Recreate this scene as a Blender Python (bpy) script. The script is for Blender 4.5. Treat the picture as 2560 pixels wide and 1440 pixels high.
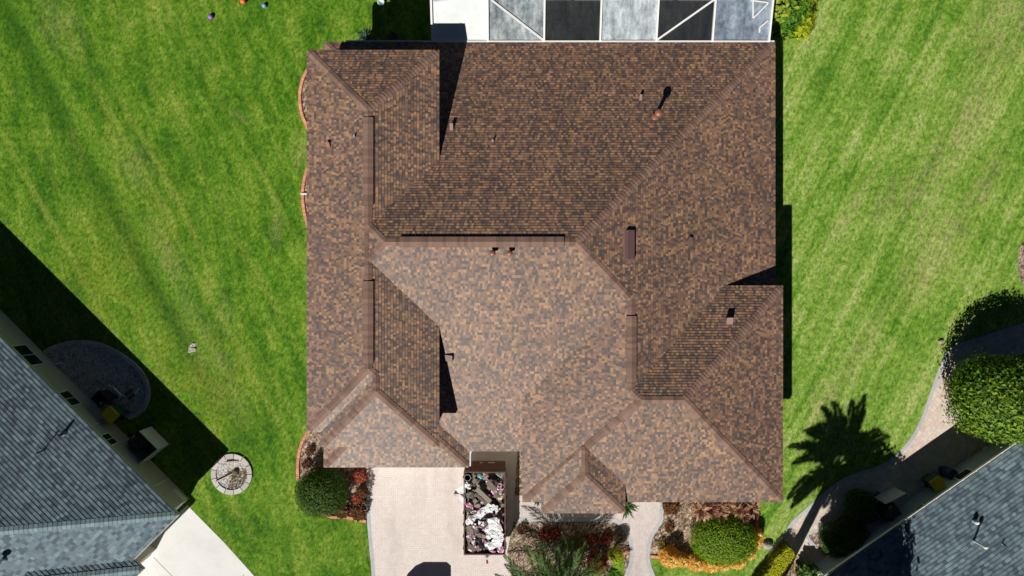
import bpy, math, random
from mathutils import Vector, Matrix
R = math.radians
for o in list(bpy.data.objects): bpy.data.objects.remove(o)
scene = bpy.context.scene
COL = scene.collection
K = 1.25                       # metres per plan unit
H = 30*K                       # camera height
F = 1707.0                     # focal length in photo pixels (24 mm on 36 mm)

# ---------------------------------------------------------------- camera, sky, sun
cam = bpy.data.cameras.new('camera'); cam.lens = 24; cam.sensor_width = 36; cam.clip_end = 2000
co = bpy.data.objects.new('camera', cam); co.location = (0, 0, H); COL.objects.link(co); scene.camera = co

SX, SY = .508, .985            # shadow shift per metre of height
az = math.atan2(-SX, -SY)
elev = math.atan(1/math.hypot(SX, SY))
world = bpy.data.worlds.new('World'); scene.world = world; world.use_nodes = True
wn = world.node_tree
sky = wn.nodes.new('ShaderNodeTexSky'); sky.sky_type = 'NISHITA'; sky.sun_disc = False
sky.sun_elevation = elev; sky.sun_rotation = math.atan2(-SX, -SY)
sky.altitude = 4000; sky.air_density = .32; sky.dust_density = 0; sky.ozone_density = 3
bg = wn.nodes['Background']; bg.inputs[1].default_value = .05
wn.links.new(sky.outputs[0], bg.inputs[0])
sun = bpy.data.lights.new('sun', 'SUN'); sun.energy = 5.0; sun.angle = R(.5); sun.color = (1, .965, .9)
so = bpy.data.objects.new('sun', sun); COL.objects.link(so)
so.rotation_euler = Vector((SX, SY, -1)).to_track_quat('-Z', 'Y').to_euler(); so.location = (-20, -40, 60)
vs = scene.view_settings; vs.view_transform = 'Standard'; vs.look = 'None'; vs.exposure = 0; vs.gamma = 1

# ---------------------------------------------------------------- helpers
def P(u, v, z=0.0):            # photo pixel at height z -> point
    return Vector(((u-1280)*(H-z)/F, (720-v)*(H-z)/F, z))
def P2(u, v, z=0.0):
    p = P(u, v, z); return (p.x, p.y)

class MB:
    def __init__(s): s.v = []; s.f = []; s.t = []; s.m = []; s.uv = []; s.hasuv = False
    def face(s, pts, t=.5, m=0, uv=None):
        i = len(s.v); s.v += [tuple(p) for p in pts]
        s.f.append(tuple(range(i, i+len(pts)))); s.t.append(t); s.m.append(m)
        if uv: s.hasuv = True
        s.uv.append(uv if uv else [(0, 0)]*len(pts))
    def prism(s, poly, z0, z1, t=.5, m=0, bottom=True):      # vertical prism from CCW/any polygon
        n = len(poly)
        a = sum(poly[i][0]*poly[(i+1) % n][1]-poly[(i+1) % n][0]*poly[i][1] for i in range(n))
        if a < 0: poly = poly[::-1]
        zt = z1 if callable(z1) else (lambda x, y: z1)
        zb = z0 if callable(z0) else (lambda x, y: z0)
        T = [(x, y, zt(x, y)) for x, y in poly]; B = [(x, y, zb(x, y)) for x, y in poly]
        s.face(T, t, m)
        if bottom: s.face(B[::-1], t, m)
        for i in range(n):
            j = (i+1) % n; s.face([B[i], B[j], T[j], T[i]], t, m)
    def box(s, c, size, rz=0, t=.5, m=0, rot=None, bev=0):
        x, y, z = size[0]/2, size[1]/2, size[2]/2
        M = rot if rot is not None else Matrix.Rotation(rz, 3, 'Z')
        c = Vector(c)
        def q(*p): return c + M @ Vector(p)
        if bev:
            b = bev
            lay = []
            for zz, k in ((-z, 0), (z-b, 0), (z, b)):
                X, Y = x-k, y-k; e = b
                lay.append([q(-X+e, -Y, zz), q(X-e, -Y, zz), q(X, -Y+e, zz), q(X, Y-e, zz), q(X-e, Y, zz), q(-X+e, Y, zz), q(-X, Y-e, zz), q(-X, -Y+e, zz)])
            s.face(lay[0][::-1], t, m); s.face(lay[2], t, m)
            for a in range(2):
                for i in range(8):
                    j = (i+1) % 8; s.face([lay[a][i], lay[a][j], lay[a+1][j], lay[a+1][i]], t, m)
            return
        p = [q(a, b_, d) for d in (-z, z) for a, b_ in ((-x, -y), (x, -y), (x, y), (-x, y))]
        for f in ((3, 2, 1, 0), (4, 5, 6, 7), (0, 1, 5, 4), (1, 2, 6, 5), (2, 3, 7, 6), (3, 0, 4, 7)):
            s.face([p[i] for i in f], t, m)
    def tube(s, pts, r, n=8, t=.5, m=0, cap=True):
        pts = [Vector(p) for p in pts]
        rr = r if isinstance(r, (list, tuple)) else [r]*len(pts)
        rings = []
        for i, p in enumerate(pts):
            d = (pts[min(i+1, len(pts)-1)]-pts[max(i-1, 0)]).normalized()
            a = d.orthogonal().normalized() if abs(d.z) < .98 else Vector((1, 0, 0))
            if i and abs(d.z) < .98:
                pass
            b = d.cross(a).normalized(); a = b.cross(d)
            rings.append([p + (a*math.cos(2*math.pi*k/n)+b*math.sin(2*math.pi*k/n))*rr[i] for k in range(n)])
        for i in range(len(rings)-1):
            for k in range(n):
                l = (k+1) % n
                s.face([rings[i][k], rings[i][l], rings[i+1][l], rings[i+1][k]], t, m)
        if cap:
            s.face(rings[0][::-1], t, m); s.face(rings[-1], t, m)
    def lathe(s, c, prof, n=20, t=.5, m=0):
        c = Vector(c)
        rings = [[c+Vector((r*math.cos(2*math.pi*k/n), r*math.sin(2*math.pi*k/n), z)) for k in range(n)] for r, z in prof]
        for i in range(len(rings)-1):
            for k in range(n):
                l = (k+1) % n
                s.face([rings[i][k], rings[i][l], rings[i+1][l], rings[i+1][k]], t, m)
        if prof[0][0] > 1e-4: s.face(rings[0][::-1], t, m)
        if prof[-1][0] > 1e-4: s.face(rings[-1], t, m)
    def build(s, name, mats, parent=None, org=None, smooth=False, merge=False):
        me = bpy.data.meshes.new(name)
        org = Vector(org) if org is not None else Vector((0, 0, 0))
        me.from_pydata([tuple(Vector(p)-org) for p in s.v], [], s.f)
        at = me.attributes.new('tint', 'FLOAT', 'FACE'); at.data.foreach_set('value', [float(x) for x in s.t])
        if s.hasuv:
            ul = me.uv_layers.new(name='UVMap')
            flat = [c for f in s.uv for p in f for c in p]
            ul.data.foreach_set('uv', flat)
        if not isinstance(mats, (list, tuple)): mats = [mats]
        for m in mats: me.materials.append(m)
        me.polygons.foreach_set('material_index', s.m)
        if smooth:
            import bmesh
            bm = bmesh.new(); bm.from_mesh(me); bmesh.ops.remove_doubles(bm, verts=bm.verts, dist=.0005); bm.to_mesh(me); bm.free()
            me.polygons.foreach_set('use_smooth', [True]*len(me.polygons))
            me.set_sharp_from_angle(angle=R(40))
        me.update()
        o = bpy.data.objects.new(name, me); COL.objects.link(o)
        if parent is not None: o.parent = parent
        else: o.location = org
        return o

def tag(o, label, cat, group=None, kind=None):
    o['label'] = label; o['category'] = cat
    if group: o['group'] = group
    if kind: o['kind'] = kind
    return o
def thing(name, label, cat, org, group=None):
    o = bpy.data.objects.new(name, None); COL.objects.link(o); o.location = org; o.empty_display_size = .3
    return tag(o, label, cat, group)
def struct(o, label=None, cat=None):
    o['kind'] = 'structure'
    if label: o['label'] = label
    if cat: o['category'] = cat
    return o
def copy_tree(o, parent=None):
    c = o.copy(); COL.objects.link(c)
    if parent is not None: c.parent = parent
    for ch in [x for x in bpy.data.objects if x.parent == o]: copy_tree(ch, c)
    return c

# ---------------------------------------------------------------- node helpers / materials
class NT:
    def __init__(s, name, rough=.8, spec=.3):
        s.mat = bpy.data.materials.new(name); s.mat.use_nodes = True
        s.t = s.mat.node_tree; s.b = s.t.nodes['Principled BSDF']
        s.b.inputs['Roughness'].default_value = rough
        s.b.inputs['Specular IOR Level'].default_value = spec
    def n(s, typ, **kw):
        nd = s.t.nodes.new(typ)
        for k, v in kw.items(): setattr(nd, k, v)
        return nd
    def link(s, a, b): s.t.links.new(a, b)
    def set(s, sock, v):
        if v is None: return
        if hasattr(v, 'is_linked') or isinstance(v, bpy.types.NodeSocket): s.link(v, sock)
        else: sock.default_value = v
    def math(s, op, a, b=None, c=None, clamp=False):
        nd = s.n('ShaderNodeMath', operation=op, use_clamp=clamp)
        for i, x in enumerate((a, b, c)):
            if x is not None: s.set(nd.inputs[i], x)
        return nd.outputs[0]
    def vmath(s, op, a, b=None, sc=None):
        nd = s.n('ShaderNodeVectorMath', operation=op)
        s.set(nd.inputs[0], a)
        if b is not None: s.set(nd.inputs[1], b)
        if sc is not None: s.set(nd.inputs['Scale'], sc)
        return nd.outputs[0]
    def noise(s, vec, scale, detail=4, rough=.6, dist=0, dims='3D'):
        nd = s.n('ShaderNodeTexNoise', noise_dimensions=dims)
        if vec is not None: s.link(vec, nd.inputs['Vector'])
        nd.inputs['Scale'].default_value = scale; nd.inputs['Detail'].default_value = detail
        nd.inputs['Roughness'].default_value = rough; nd.inputs['Distortion'].default_value = dist
        return nd.outputs['Fac']
    def ramp(s, fac, stops, interp='LINEAR'):
        nd = s.n('ShaderNodeValToRGB'); cr = nd.color_ramp; cr.interpolation = interp
        while len(cr.elements) < len(stops): cr.elements.new(.5)
        for e, (p, c) in zip(cr.elements, stops):
            e.position = p; e.color = (*c, 1) if len(c) == 3 else c
        s.set(nd.inputs[0], fac); return nd.outputs[0]
    def maprange(s, v, a, b, c=0, d=1):
        nd = s.n('ShaderNodeMapRange'); s.set(nd.inputs[0], v)
        for i, x in enumerate((a, b, c, d)): nd.inputs[i+1].default_value = x
        return nd.outputs[0]
    def mix(s, fac, a, b, blend='MIX'):
        nd = s.n('ShaderNodeMix', data_type='RGBA', blend_type=blend)
        s.set(nd.inputs['Factor'], fac)
        for k, x in (('A', a), ('B', b)):
            i = [q for q in nd.inputs if q.name == k and q.type == 'RGBA'][0]
            if isinstance(x, tuple): i.default_value = (*x, 1) if len(x) == 3 else x
            else: s.link(x, i)
        return [q for q in nd.outputs if q.type == 'RGBA'][0]
    def obj(s): return s.n('ShaderNodeTexCoord').outputs['Object']
    def uv(s): return s.n('ShaderNodeTexCoord').outputs['UV']
    def tint(s): return s.n('ShaderNodeAttribute', attribute_name='tint').outputs['Fac']
    def mapping(s, vec, rot=0, scale=(1, 1, 1), loc=(0, 0, 0)):
        if rot and tuple(scale) != (1, 1, 1): vec = s.mapping(vec, rot); rot = 0     # turn first, then stretch
        nd = s.n('ShaderNodeMapping'); s.link(vec, nd.inputs[0])
        nd.inputs['Rotation'].default_value = (0, 0, rot); nd.inputs['Scale'].default_value = scale
        nd.inputs['Location'].default_value = loc
        return nd.outputs[0]
    def bump(s, h, strength=.5, dist=.02):
        nd = s.n('ShaderNodeBump'); nd.inputs['Strength'].default_value = strength; nd.inputs['Distance'].default_value = dist
        s.link(h, nd.inputs['Height']); s.link(nd.outputs[0], s.b.inputs['Normal'])
    def col(s, c):
        if isinstance(c, tuple): s.b.inputs['Base Color'].default_value = (*c, 1)
        else: s.link(c, s.b.inputs['Base Color'])
        return s.mat

def simple(name, c, rough=.6, spec=.4, metal=0, var=.12, scale=6):
    m = NT(name, rough, spec); m.b.inputs['Metallic'].default_value = metal
    n = m.noise(m.obj(), scale, 5, .65)
    k = m.maprange(n, .25, .75, 1-var, 1+var)
    return m.col(m.vmath('SCALE', c, sc=k)) if not isinstance(c, tuple) else m.col(m.mix(1, c, m.n_gray(k) if hasattr(m, 'n_gray') else gray(m, k), 'MULTIPLY'))
def gray(m, k):
    nd = m.n('ShaderNodeCombineColor')
    for i in range(3): m.link(k, nd.inputs[i])
    return nd.outputs[0]

def shingle(name, stops, expo, w, rough=.75, spec=.35, grain=.22):
    m = NT(name, rough, spec)
    sp = m.n('ShaderNodeSeparateXYZ'); m.link(m.uv(), sp.inputs[0])
    row = m.math('FLOOR', m.math('DIVIDE', sp.outputs[1], expo))
    W = m.math('ADD', m.math('DIVIDE', sp.outputs[0], w), m.math('MULTIPLY', row, 137.31))
    vo = m.n('ShaderNodeTexVoronoi', voronoi_dimensions='1D'); m.link(W, vo.inputs['W']); vo.inputs['Scale'].default_value = 1
    sc = m.n('ShaderNodeSeparateColor'); m.link(vo.outputs['Color'], sc.inputs[0])
    low = m.noise(m.uv(), 1.5, 3, .6)
    lowr = m.maprange(low, .3, .7, -.12, .12)
    val = m.math('ADD', sc.outputs[0], lowr, clamp=True)
    c = m.ramp(val, stops, 'CONSTANT')
    fine = m.noise(m.uv(), 55, 3, .7)
    k = m.maprange(fine, .3, .7, 1-grain, 1+grain)
    k2 = m.maprange(sc.outputs[1], 0, 1, .86, 1.14)
    big = m.maprange(m.noise(m.obj(), .35, 3, .55), .3, .7, .88, 1.12)
    k = m.math('MULTIPLY', m.math('MULTIPLY', k, k2), big)
    m.bump(fine, .35, .006)
    return m.col(m.mix(1, c, gray(m, k), 'MULTIPLY'))

EXPO = .134
M_sh = shingle('brown_shingles', [(0, (.086, .06, .055)), (.18, (.130, .082, .064)), (.36, (.178, .102, .070)),
    (.56, (.23, .13, .082)), (.76, (.29, .16, .088)), (.9, (.37, .205, .108))], EXPO, .11, .6, .85)
EXPO_L = .18
M_shn = shingle('grey_shingles', [(0, (.075, .107, .132)), (.2, (.108, .153, .182)), (.45, (.14, .2, .226)), (.72, (.182, .256, .272)), (.9, (.144, .19, .238))], EXPO_L, .21)
def capmat(name, c, var=.18):
    m = NT(name, .75, .35); t = m.tint()
    k = m.maprange(t, 0, 1, 1-var, 1+var)
    f = m.noise(m.obj(), 45, 3, .7); k = m.math('MULTIPLY', k, m.maprange(f, .3, .7, .82, 1.18))
    m.bump(f, .3, .006)
    return m.col(m.mix(1, c, gray(m, k), 'MULTIPLY'))
M_cap = capmat('brown_cap_shingles', (.215, .13, .097), .28)
M_capn = capmat('grey_cap_shingles', (.19, .265, .285))
M_fascia = simple('brown_drip_edge', (.16, .10, .075), .5)
M_soffit = simple('soffit_cream', (.6, .55, .47), .7)
M_stucco = simple('stucco_tan', (.42, .37, .29), .85, .2, scale=12)
M_stuccog = simple('stucco_sage', (.52, .5, .40), .85, .2, scale=12)
M_stuccob = simple('stucco_blue_grey', (.34, .42, .48), .85, .2, scale=12)
M_white = simple('white_paint', (.8, .8, .8), .45, .4, var=.05)
M_pvc = simple('white_pvc', (.78, .78, .76), .35, .5, var=.05)
M_dark = simple('dark_plastic', (.025, .027, .03), .5)
M_black = simple('black_opening', (.012, .012, .012), .8)
M_copper = simple('copper_brown_metal', (.27, .105, .065), .38, .6, var=.1)
M_maroon = simple('maroon_metal', (.14, .075, .078), .5, .5, var=.08)
M_pinkv = simple('dusty_pink_metal', (.3, .18, .155), .5, .5)
M_glass = NT('window_glass', .06, .6).col((.02, .03, .035))
M_yellow = simple('yellow_lid', (.72, .50, .015), .45, .4, var=.06)
M_greenbin = simple('green_bin', (.03, .1, .05), .5)
M_bluebin = simple('dark_blue_plastic', (.03, .04, .12), .5)
M_rust = simple('rusty_brown_steel', (.12, .055, .04), .6, .4, var=.5, scale=9)
M_steel = simple('grey_steel', (.3, .3, .31), .4, .5, var=.2)
M_tyre = simple('black_rubber', (.02, .02, .02), .8)
M_brick = NT('salmon_brick', .8, .2)
_k = M_brick.maprange(M_brick.tint(), 0, 1, .8, 1.2); _f = M_brick.noise(M_brick.obj(), 30, 4, .7)
_k = M_brick.math('MULTIPLY', _k, M_brick.maprange(_f, .3, .7, .88, 1.12))
M_brick = M_brick.col(M_brick.mix(1, (.72, .31, .21), gray(M_brick, _k), 'MULTIPLY'))
def tintmat(name, c0, c1, rough=.8, scale=25, bump=.3):
    m = NT(name, rough, .25); f = m.noise(m.obj(), scale, 5, .7)
    v = m.math('ADD', m.tint(), m.maprange(f, .3, .7, -.2, .2), clamp=True)
    m.bump(f, bump, .02); return m.col(m.mix(v, c0, c1))
M_conc = tintmat('concrete_edging', (.48, .45, .42), (.64, .6, .57))
M_rock = tintmat('field_rock', (.2, .18, .13), (.5, .45, .36), scale=9, bump=.8)
M_bark = tintmat('palm_bark', (.09, .06, .04), (.22, .16, .1), scale=14, bump=1)

def concrete():
    m = NT('pale_concrete', .85, .2); p = m.obj()
    a = m.noise(p, .6, 5, .6); b = m.noise(p, 14, 5, .7)
    c = m.ramp(a, [(.3, (.72, .71, .68)), (.5, (.8, .79, .77)), (.7, (.84, .835, .82))])
    d = m.noise(p, .35, 4, .65, 1.5)
    c = m.mix(m.maprange(d, .6, .75, 0, .3), c, (.6, .52, .42))
    c = m.mix(1, c, gray(m, m.maprange(b, .3, .7, .93, 1.05)), 'MULTIPLY')
    m.bump(b, .2, .01); return m.col(c)
M_slab = concrete()
def pavers(name, c1, c2, c3, bw=.2, bh=.1, rot=0, mort=(.45, .40, .36), rough=.85, mix3=.5, contrast=1.0):
    m = NT(name, rough, .2); p = m.mapping(m.obj(), rot)
    def brk(vec, seed):
        b = m.n('ShaderNodeTexBrick'); m.link(vec, b.inputs[0])
        b.inputs['Color1'].default_value = (0, 0, 0, 1); b.inputs['Color2'].default_value = (1, 1, 1, 1)
        b.inputs['Mortar'].default_value = (.5, .5, .5, 1)
        b.inputs['Scale'].default_value = 1; b.inputs['Brick Width'].default_value = bw; b.inputs['Row Height'].default_value = bh
        b.inputs['Mortar Size'].default_value = .006; b.inputs['Mortar Smooth'].default_value = .3
        return b
    b1 = brk(p, 0)
    p2 = m.mapping(p, math.pi/2)
    b2 = brk(p2, 1)
    # patches of bricks turned the other way, cut on a brick-sized grid
    sn = m.n('ShaderNodeVectorMath', operation='SNAP'); m.link(p, sn.inputs[0]); sn.inputs[1].default_value = (bw, bw, bw)
    wn_ = m.n('ShaderNodeTexWhiteNoise', noise_dimensions='3D'); m.link(sn.outputs[0], wn_.inputs['Vector'])
    sel = m.math('GREATER_THAN', wn_.outputs['Value'], .55)
    v = m.mix(sel, b1.outputs['Color'], b2.outputs['Color'])
    f = m.math('ADD', m.math('MULTIPLY', b1.outputs['Fac'], m.math('SUBTRACT', 1, sel)), m.math('MULTIPLY', b2.outputs['Fac'], sel))
    big = m.noise(p, .5, 4, .6)
    rnd = m.math('ADD', m.math('MULTIPLY', v, .6*contrast), m.maprange(big, .3, .7, 0, .4), clamp=True)
    c = m.ramp(rnd, [(0.0, c3), (.35, c1), (.75, c2), (1, c1)])
    st = m.noise(p, 3, 5, .7)
    c = m.mix(1, c, gray(m, m.maprange(st, .3, .7, .9, 1.06)), 'MULTIPLY')
    wear = m.noise(m.mapping(m.obj(), 0, (1, .3, 1)), .8, 4, .6)
    c = m.mix(1, c, gray(m, m.maprange(wear, .52, .72, 1, .84)), 'MULTIPLY')
    c = m.mix(m.math('MULTIPLY', f, .95), c, mort)
    inv = m.math('SUBTRACT', 1, f)
    m.bump(inv, .3, .01)
    return m.col(c)
M_pav = pavers('driveway_pavers', (.80, .70, .645), (.83, .75, .70), (.74, .67, .65), mort=(.5, .43, .39), contrast=.8)
M_walk = pavers('walkway_pavers', (.68, .58, .55), (.73, .65, .62), (.63, .58, .58), mort=(.46, .39, .37))
M_pathr = pavers('garden_path_pavers', (.70, .53, .44), (.76, .66, .58), (.54, .52, .53), .34, .22, R(38), mort=(.4, .33, .28), contrast=1.1)
M_bord = pavers('grey_border_pavers', (.50, .52, .53), (.56, .57, .57), (.45, .48, .5), .1, .2, 0, mort=(.38, .38, .38))
M_deck = pavers('pool_deck_pavers', (.42, .36, .31), (.46, .40, .35), (.38, .33, .30))

def lawn():
    m = NT('lawn_grass', .75, .12); p = m.obj()
    sp = m.n('ShaderNodeSeparateXYZ'); m.link(p, sp.inputs[0]); X, Y = sp.outputs[0], sp.outputs[1]
    fine = m.noise(m.mapping(p, R(20), (1, .6, 1)), 6.5, 8, .82)
    med = m.noise(p, 2.3, 5, .65)
    lo = m.noise(p, .22, 4, .6)
    lo2 = m.noise(m.mapping(p, loc=(31, 7, 0)), .13, 3, .55)
    right = m.maprange(X, 5, 10, 0, 1)
    # mowing streaks, one direction for each lawn
    stl = m.noise(m.mapping(p, R(-9), (1.5, .09, 1)), 1.0, 4, .6)
    stl2 = m.noise(m.mapping(p, R(-29), (1.9, .09, 1)), 1.0, 4, .6)
    stl = m.math('ADD', m.math('MULTIPLY', stl, .5), m.math('MULTIPLY', stl2, .5))
    stl = m.maprange(stl, .36, .64, .2, .8)
    str_ = m.maprange(m.noise(m.mapping(p, R(28), (1.6, .07, 1)), 1.0, 5, .62), .32, .68, .1, .9)
    st = m.math('ADD', m.math('MULTIPLY', stl, m.math('SUBTRACT', 1, right)), m.math('MULTIPLY', str_, right))
    mid = m.noise(m.mapping(p, R(24), (1, .55, 1)), .75, 5, .68)
    v = m.math('ADD', m.math('MULTIPLY', lo, .5), m.math('ADD', m.math('MULTIPLY', st, .42), m.math('ADD', m.math('MULTIPLY', med, .5), m.math('MULTIPLY', mid, .5))))
    v = m.maprange(v, .72, 1.2, 0, 1)
    left_c = m.ramp(v, [(.05, (.03, .112, .006)), (.38, (.078, .2, .010)), (.65, (.145, .272, .02)), (.95, (.25, .34, .05))])
    right_c = m.ramp(v, [(.05, (.085, .215, .018)), (.38, (.175, .325, .036)), (.65, (.275, .405, .075)), (.95, (.40, .48, .15))])
    c = m.mix(right, left_c, right_c)
    # yellowing toward the lower middle of the left lawn
    def blob(u, vv, rx, ry, ang=0):
        cx, cy = P2(u, vv)
        mp = m.vmath('SUBTRACT', p, (cx, cy, 0))
        mp = m.mapping(mp, ang, (1/(rx*.022), 1/(ry*.022), 1))
        ln = m.n('ShaderNodeVectorMath', operation='LENGTH'); m.link(mp, ln.inputs[0])
        return m.maprange(ln.outputs['Value'], .35, 1.15, 1, 0)
    n1 = m.maprange(m.noise(p, .9, 6, .7), .38, .62, 0, 1)
    yel = m.math('MULTIPLY', m.math('MAXIMUM', blob(500, 950, 200, 150, R(45)), blob(250, 700, 150, 330, R(35))), n1)
    c = m.mix(m.math('MULTIPLY', yel, .6), c, (.2, .255, .02))
    dry = None
    for a in ((2290, 470, 40, 120, R(33)), (2335, 400, 32, 90, R(30)), (2215, 500, 30, 80, R(33)), (2420, 300, 50, 170, R(30)), (2130, 520, 16, 130, R(32)), (2330, 500, 12, 110, R(28)),
              (335, 410, 45, 80, R(-28)), (560, 790, 26, 60, R(-15)), (600, 290, 40, 14, R(35)), (150, 60, 60, 90, R(-25)), (690, 560, 18, 70, 0), (2510, 60, 90, 150, R(30)),
              (745, 380, 24, 60, 0), (2060, 1000, 40, 80, R(30)), (2330, 640, 60, 160, R(35)), (520, 880, 45, 220, R(-28)), (2160, 860, 25, 150, R(30)), (420, 640, 40, 120, R(-28)), (2450, 480, 30, 140, R(30))):
        b = blob(*a); dry = b if dry is None else m.math('MAXIMUM', dry, b)
    n2 = m.maprange(m.noise(m.mapping(p, R(28), (1.4, .5, 1)), 1.6, 6, .75), .40, .66, 0, 1)
    dry = m.math('MULTIPLY', dry, n2)
    c = m.mix(m.math('MULTIPLY', dry, m.maprange(right, 0, 1, .45, .75)), c, (.38, .33, .15))
    # property line swale on the left lawn: brighter crest line and darker flank, in colour only
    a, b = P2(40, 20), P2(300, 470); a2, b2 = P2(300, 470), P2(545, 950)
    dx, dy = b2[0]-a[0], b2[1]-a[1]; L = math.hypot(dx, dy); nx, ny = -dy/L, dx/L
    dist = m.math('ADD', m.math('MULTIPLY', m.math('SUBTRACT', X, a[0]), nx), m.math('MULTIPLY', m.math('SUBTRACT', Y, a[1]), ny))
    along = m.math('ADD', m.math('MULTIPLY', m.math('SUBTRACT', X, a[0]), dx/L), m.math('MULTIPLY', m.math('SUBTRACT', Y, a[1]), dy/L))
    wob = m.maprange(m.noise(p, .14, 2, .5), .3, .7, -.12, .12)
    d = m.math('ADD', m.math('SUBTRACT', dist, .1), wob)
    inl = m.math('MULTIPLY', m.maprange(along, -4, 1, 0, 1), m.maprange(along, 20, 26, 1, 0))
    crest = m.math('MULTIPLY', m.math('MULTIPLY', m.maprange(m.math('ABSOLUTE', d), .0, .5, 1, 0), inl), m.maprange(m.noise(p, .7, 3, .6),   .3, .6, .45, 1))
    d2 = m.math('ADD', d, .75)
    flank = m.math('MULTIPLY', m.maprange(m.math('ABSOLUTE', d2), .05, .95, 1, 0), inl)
    trk = None
    for off, wd in ((1.7, .22), (2.6, .2), (4.6, .25), (-2.6, .25), (-4.0, .2), (7.4, .2)):
        q = m.maprange(m.math('ABSOLUTE', m.math('SUBTRACT', d, off)), wd*.3, wd*1.4, 1, 0)
        trk = q if trk is None else m.math('MAXIMUM', trk, q)
    trk = m.math('MULTIPLY', m.math('MULTIPLY', trk, m.maprange(X, -6, -9, 0, 1)), m.maprange(m.noise(m.mapping(p, R(-29), (1, .2, 1)), .5, 4, .6), .42, .62, 0, .55))
    c = m.mix(trk, c, (.26, .33, .05))
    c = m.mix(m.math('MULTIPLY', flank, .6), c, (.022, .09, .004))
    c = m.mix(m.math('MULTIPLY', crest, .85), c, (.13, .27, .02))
    c = m.mix(1, c, gray(m, m.maprange(fine, .34, .66, .2, 1.75)), 'MULTIPLY')
    fl = m.noise(p, 38, 3, .8)
    c = m.mix(m.maprange(fl, .58, .74, 0, .4), c, (.35, .38, .12))
    h = m.math('ADD', m.math('MULTIPLY', fine, 1), m.math('MULTIPLY', fl, .5))
    m.bump(h, .8, .06)
    return m.col(c)
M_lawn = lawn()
def chips(name, stops, scale, bump=1.0, dist=.04):
    m = NT(name, .85, .15); p = m.obj()
    vo = m.n('ShaderNodeTexVoronoi'); vo.inputs['Scale'].default_value = scale
    m.link(m.mapping(p, R(33), (1, .55, 1)), vo.inputs['Vector'])
    sc = m.n('ShaderNodeSeparateColor'); m.link(vo.outputs['Color'], sc.inputs[0])
    lo = m.noise(p, 2.2, 4, .6)
    v = m.math('ADD', m.math('MULTIPLY', sc.outputs[0], .75), m.maprange(lo, .3, .7, -.05, .3), clamp=True)
    c = m.ramp(v, stops)
    e = m.maprange(vo.outputs['Distance'], .25, .7, 1, .35)
    m.bump(m.math('MULTIPLY', m.math('ADD', sc.outputs[1], .3), e), bump, dist)
    return m.col(c)
M_mulch = chips('bark_mulch', [(0, (.06, .038, .025)), (.3, (.19, .128, .085)), (.6, (.34, .245, .175)), (.9, (.6, .48, .38))], 14)
M_gravel = chips('pale_gravel', [(0, (.2, .19, .18)), (.4, (.5, .47, .45)), (.7, (.66, .62, .6)), (1, (.78, .76, .76))], 17, 1.0, .05)

def leafmat(name, stops, trans=.3):
    m = NT(name, .55, .3)
    c = m.ramp(m.tint(), stops)
    m.col(c)
    tr = m.n('ShaderNodeBsdfTranslucent'); m.link(c, tr.inputs[0])
    ms = m.n('ShaderNodeMixShader'); ms.inputs[0].default_value = trans
    m.link(m.b.outputs[0], ms.inputs[1]); m.link(tr.outputs[0], ms.inputs[2])
    m.link(ms.outputs[0], m.t.nodes['Material Output'].inputs[0])
    return m.mat
L_dark = leafmat('dark_green_leaves', [(0, (.018, .055, .006)), (.5, (.055, .13, .010)), (1, (.14, .235, .016))])
L_bright = leafmat('bright_green_leaves', [(0, (.05, .14, .006)), (.5, (.175, .34, .014)), (1, (.4, .5, .02))])
L_yellow = leafmat('yellow_green_leaves', [(0, (.16, .24, .008)), (.5, (.55, .58, .012)), (1, (.85, .8, .03))])
L_orange = leafmat('yellow_orange_leaves', [(0, (.3, .09, .012)), (.3, (.8, .32, .025)), (.65, (.92, .55, .05)), (1, (.95, .85, .4))])
L_red = leafmat('red_leaves', [(0, (.06, .014, .012)), (.5, (.30, .045, .02)), (1, (.62, .17, .05))])
L_darkred = leafmat('bronze_leaves', [(0, (.03, .015, .008)), (.5, (.13, .045, .016)), (1, (.3, .13, .03))])
L_tan = leafmat('pink_tan_leaves', [(0, (.12, .02, .02)), (.25, (.34, .17, .10)), (.65, (.62, .42, .26)), (1, (.82, .64, .44))])
L_mixed = leafmat('green_rust_leaves', [(0, (.014, .045, .008)), (.4, (.085, .19, .012)), (.8, (.27, .41, .03)), (.99, (.28, .4, .04)), (1, (.38, .27, .05))])
L_palm = leafmat('palm_leaves', [(0, (.03, .08, .02)), (.5, (.075, .17, .035)), (1, (.24, .34, .07))])
L_phil = leafmat('glossy_leaves', [(0, (.03, .1, .008)), (.5, (.075, .21, .015)), (.9, (.16, .33, .02)), (1, (.4, .48, .05))])
L_agave = leafmat('blue_green_blades', [(0, (.05, .09, .06)), (1, (.14, .2, .12))])
L_straw = leafmat('straw_grass', [(0, (.06, .09, .015)), (.4, (.16, .2, .03)), (.7, (.32, .21, .07)), (1, (.45, .25, .1))])
M_core = simple('inner_twigs', (.012, .025, .008), .9)

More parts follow.
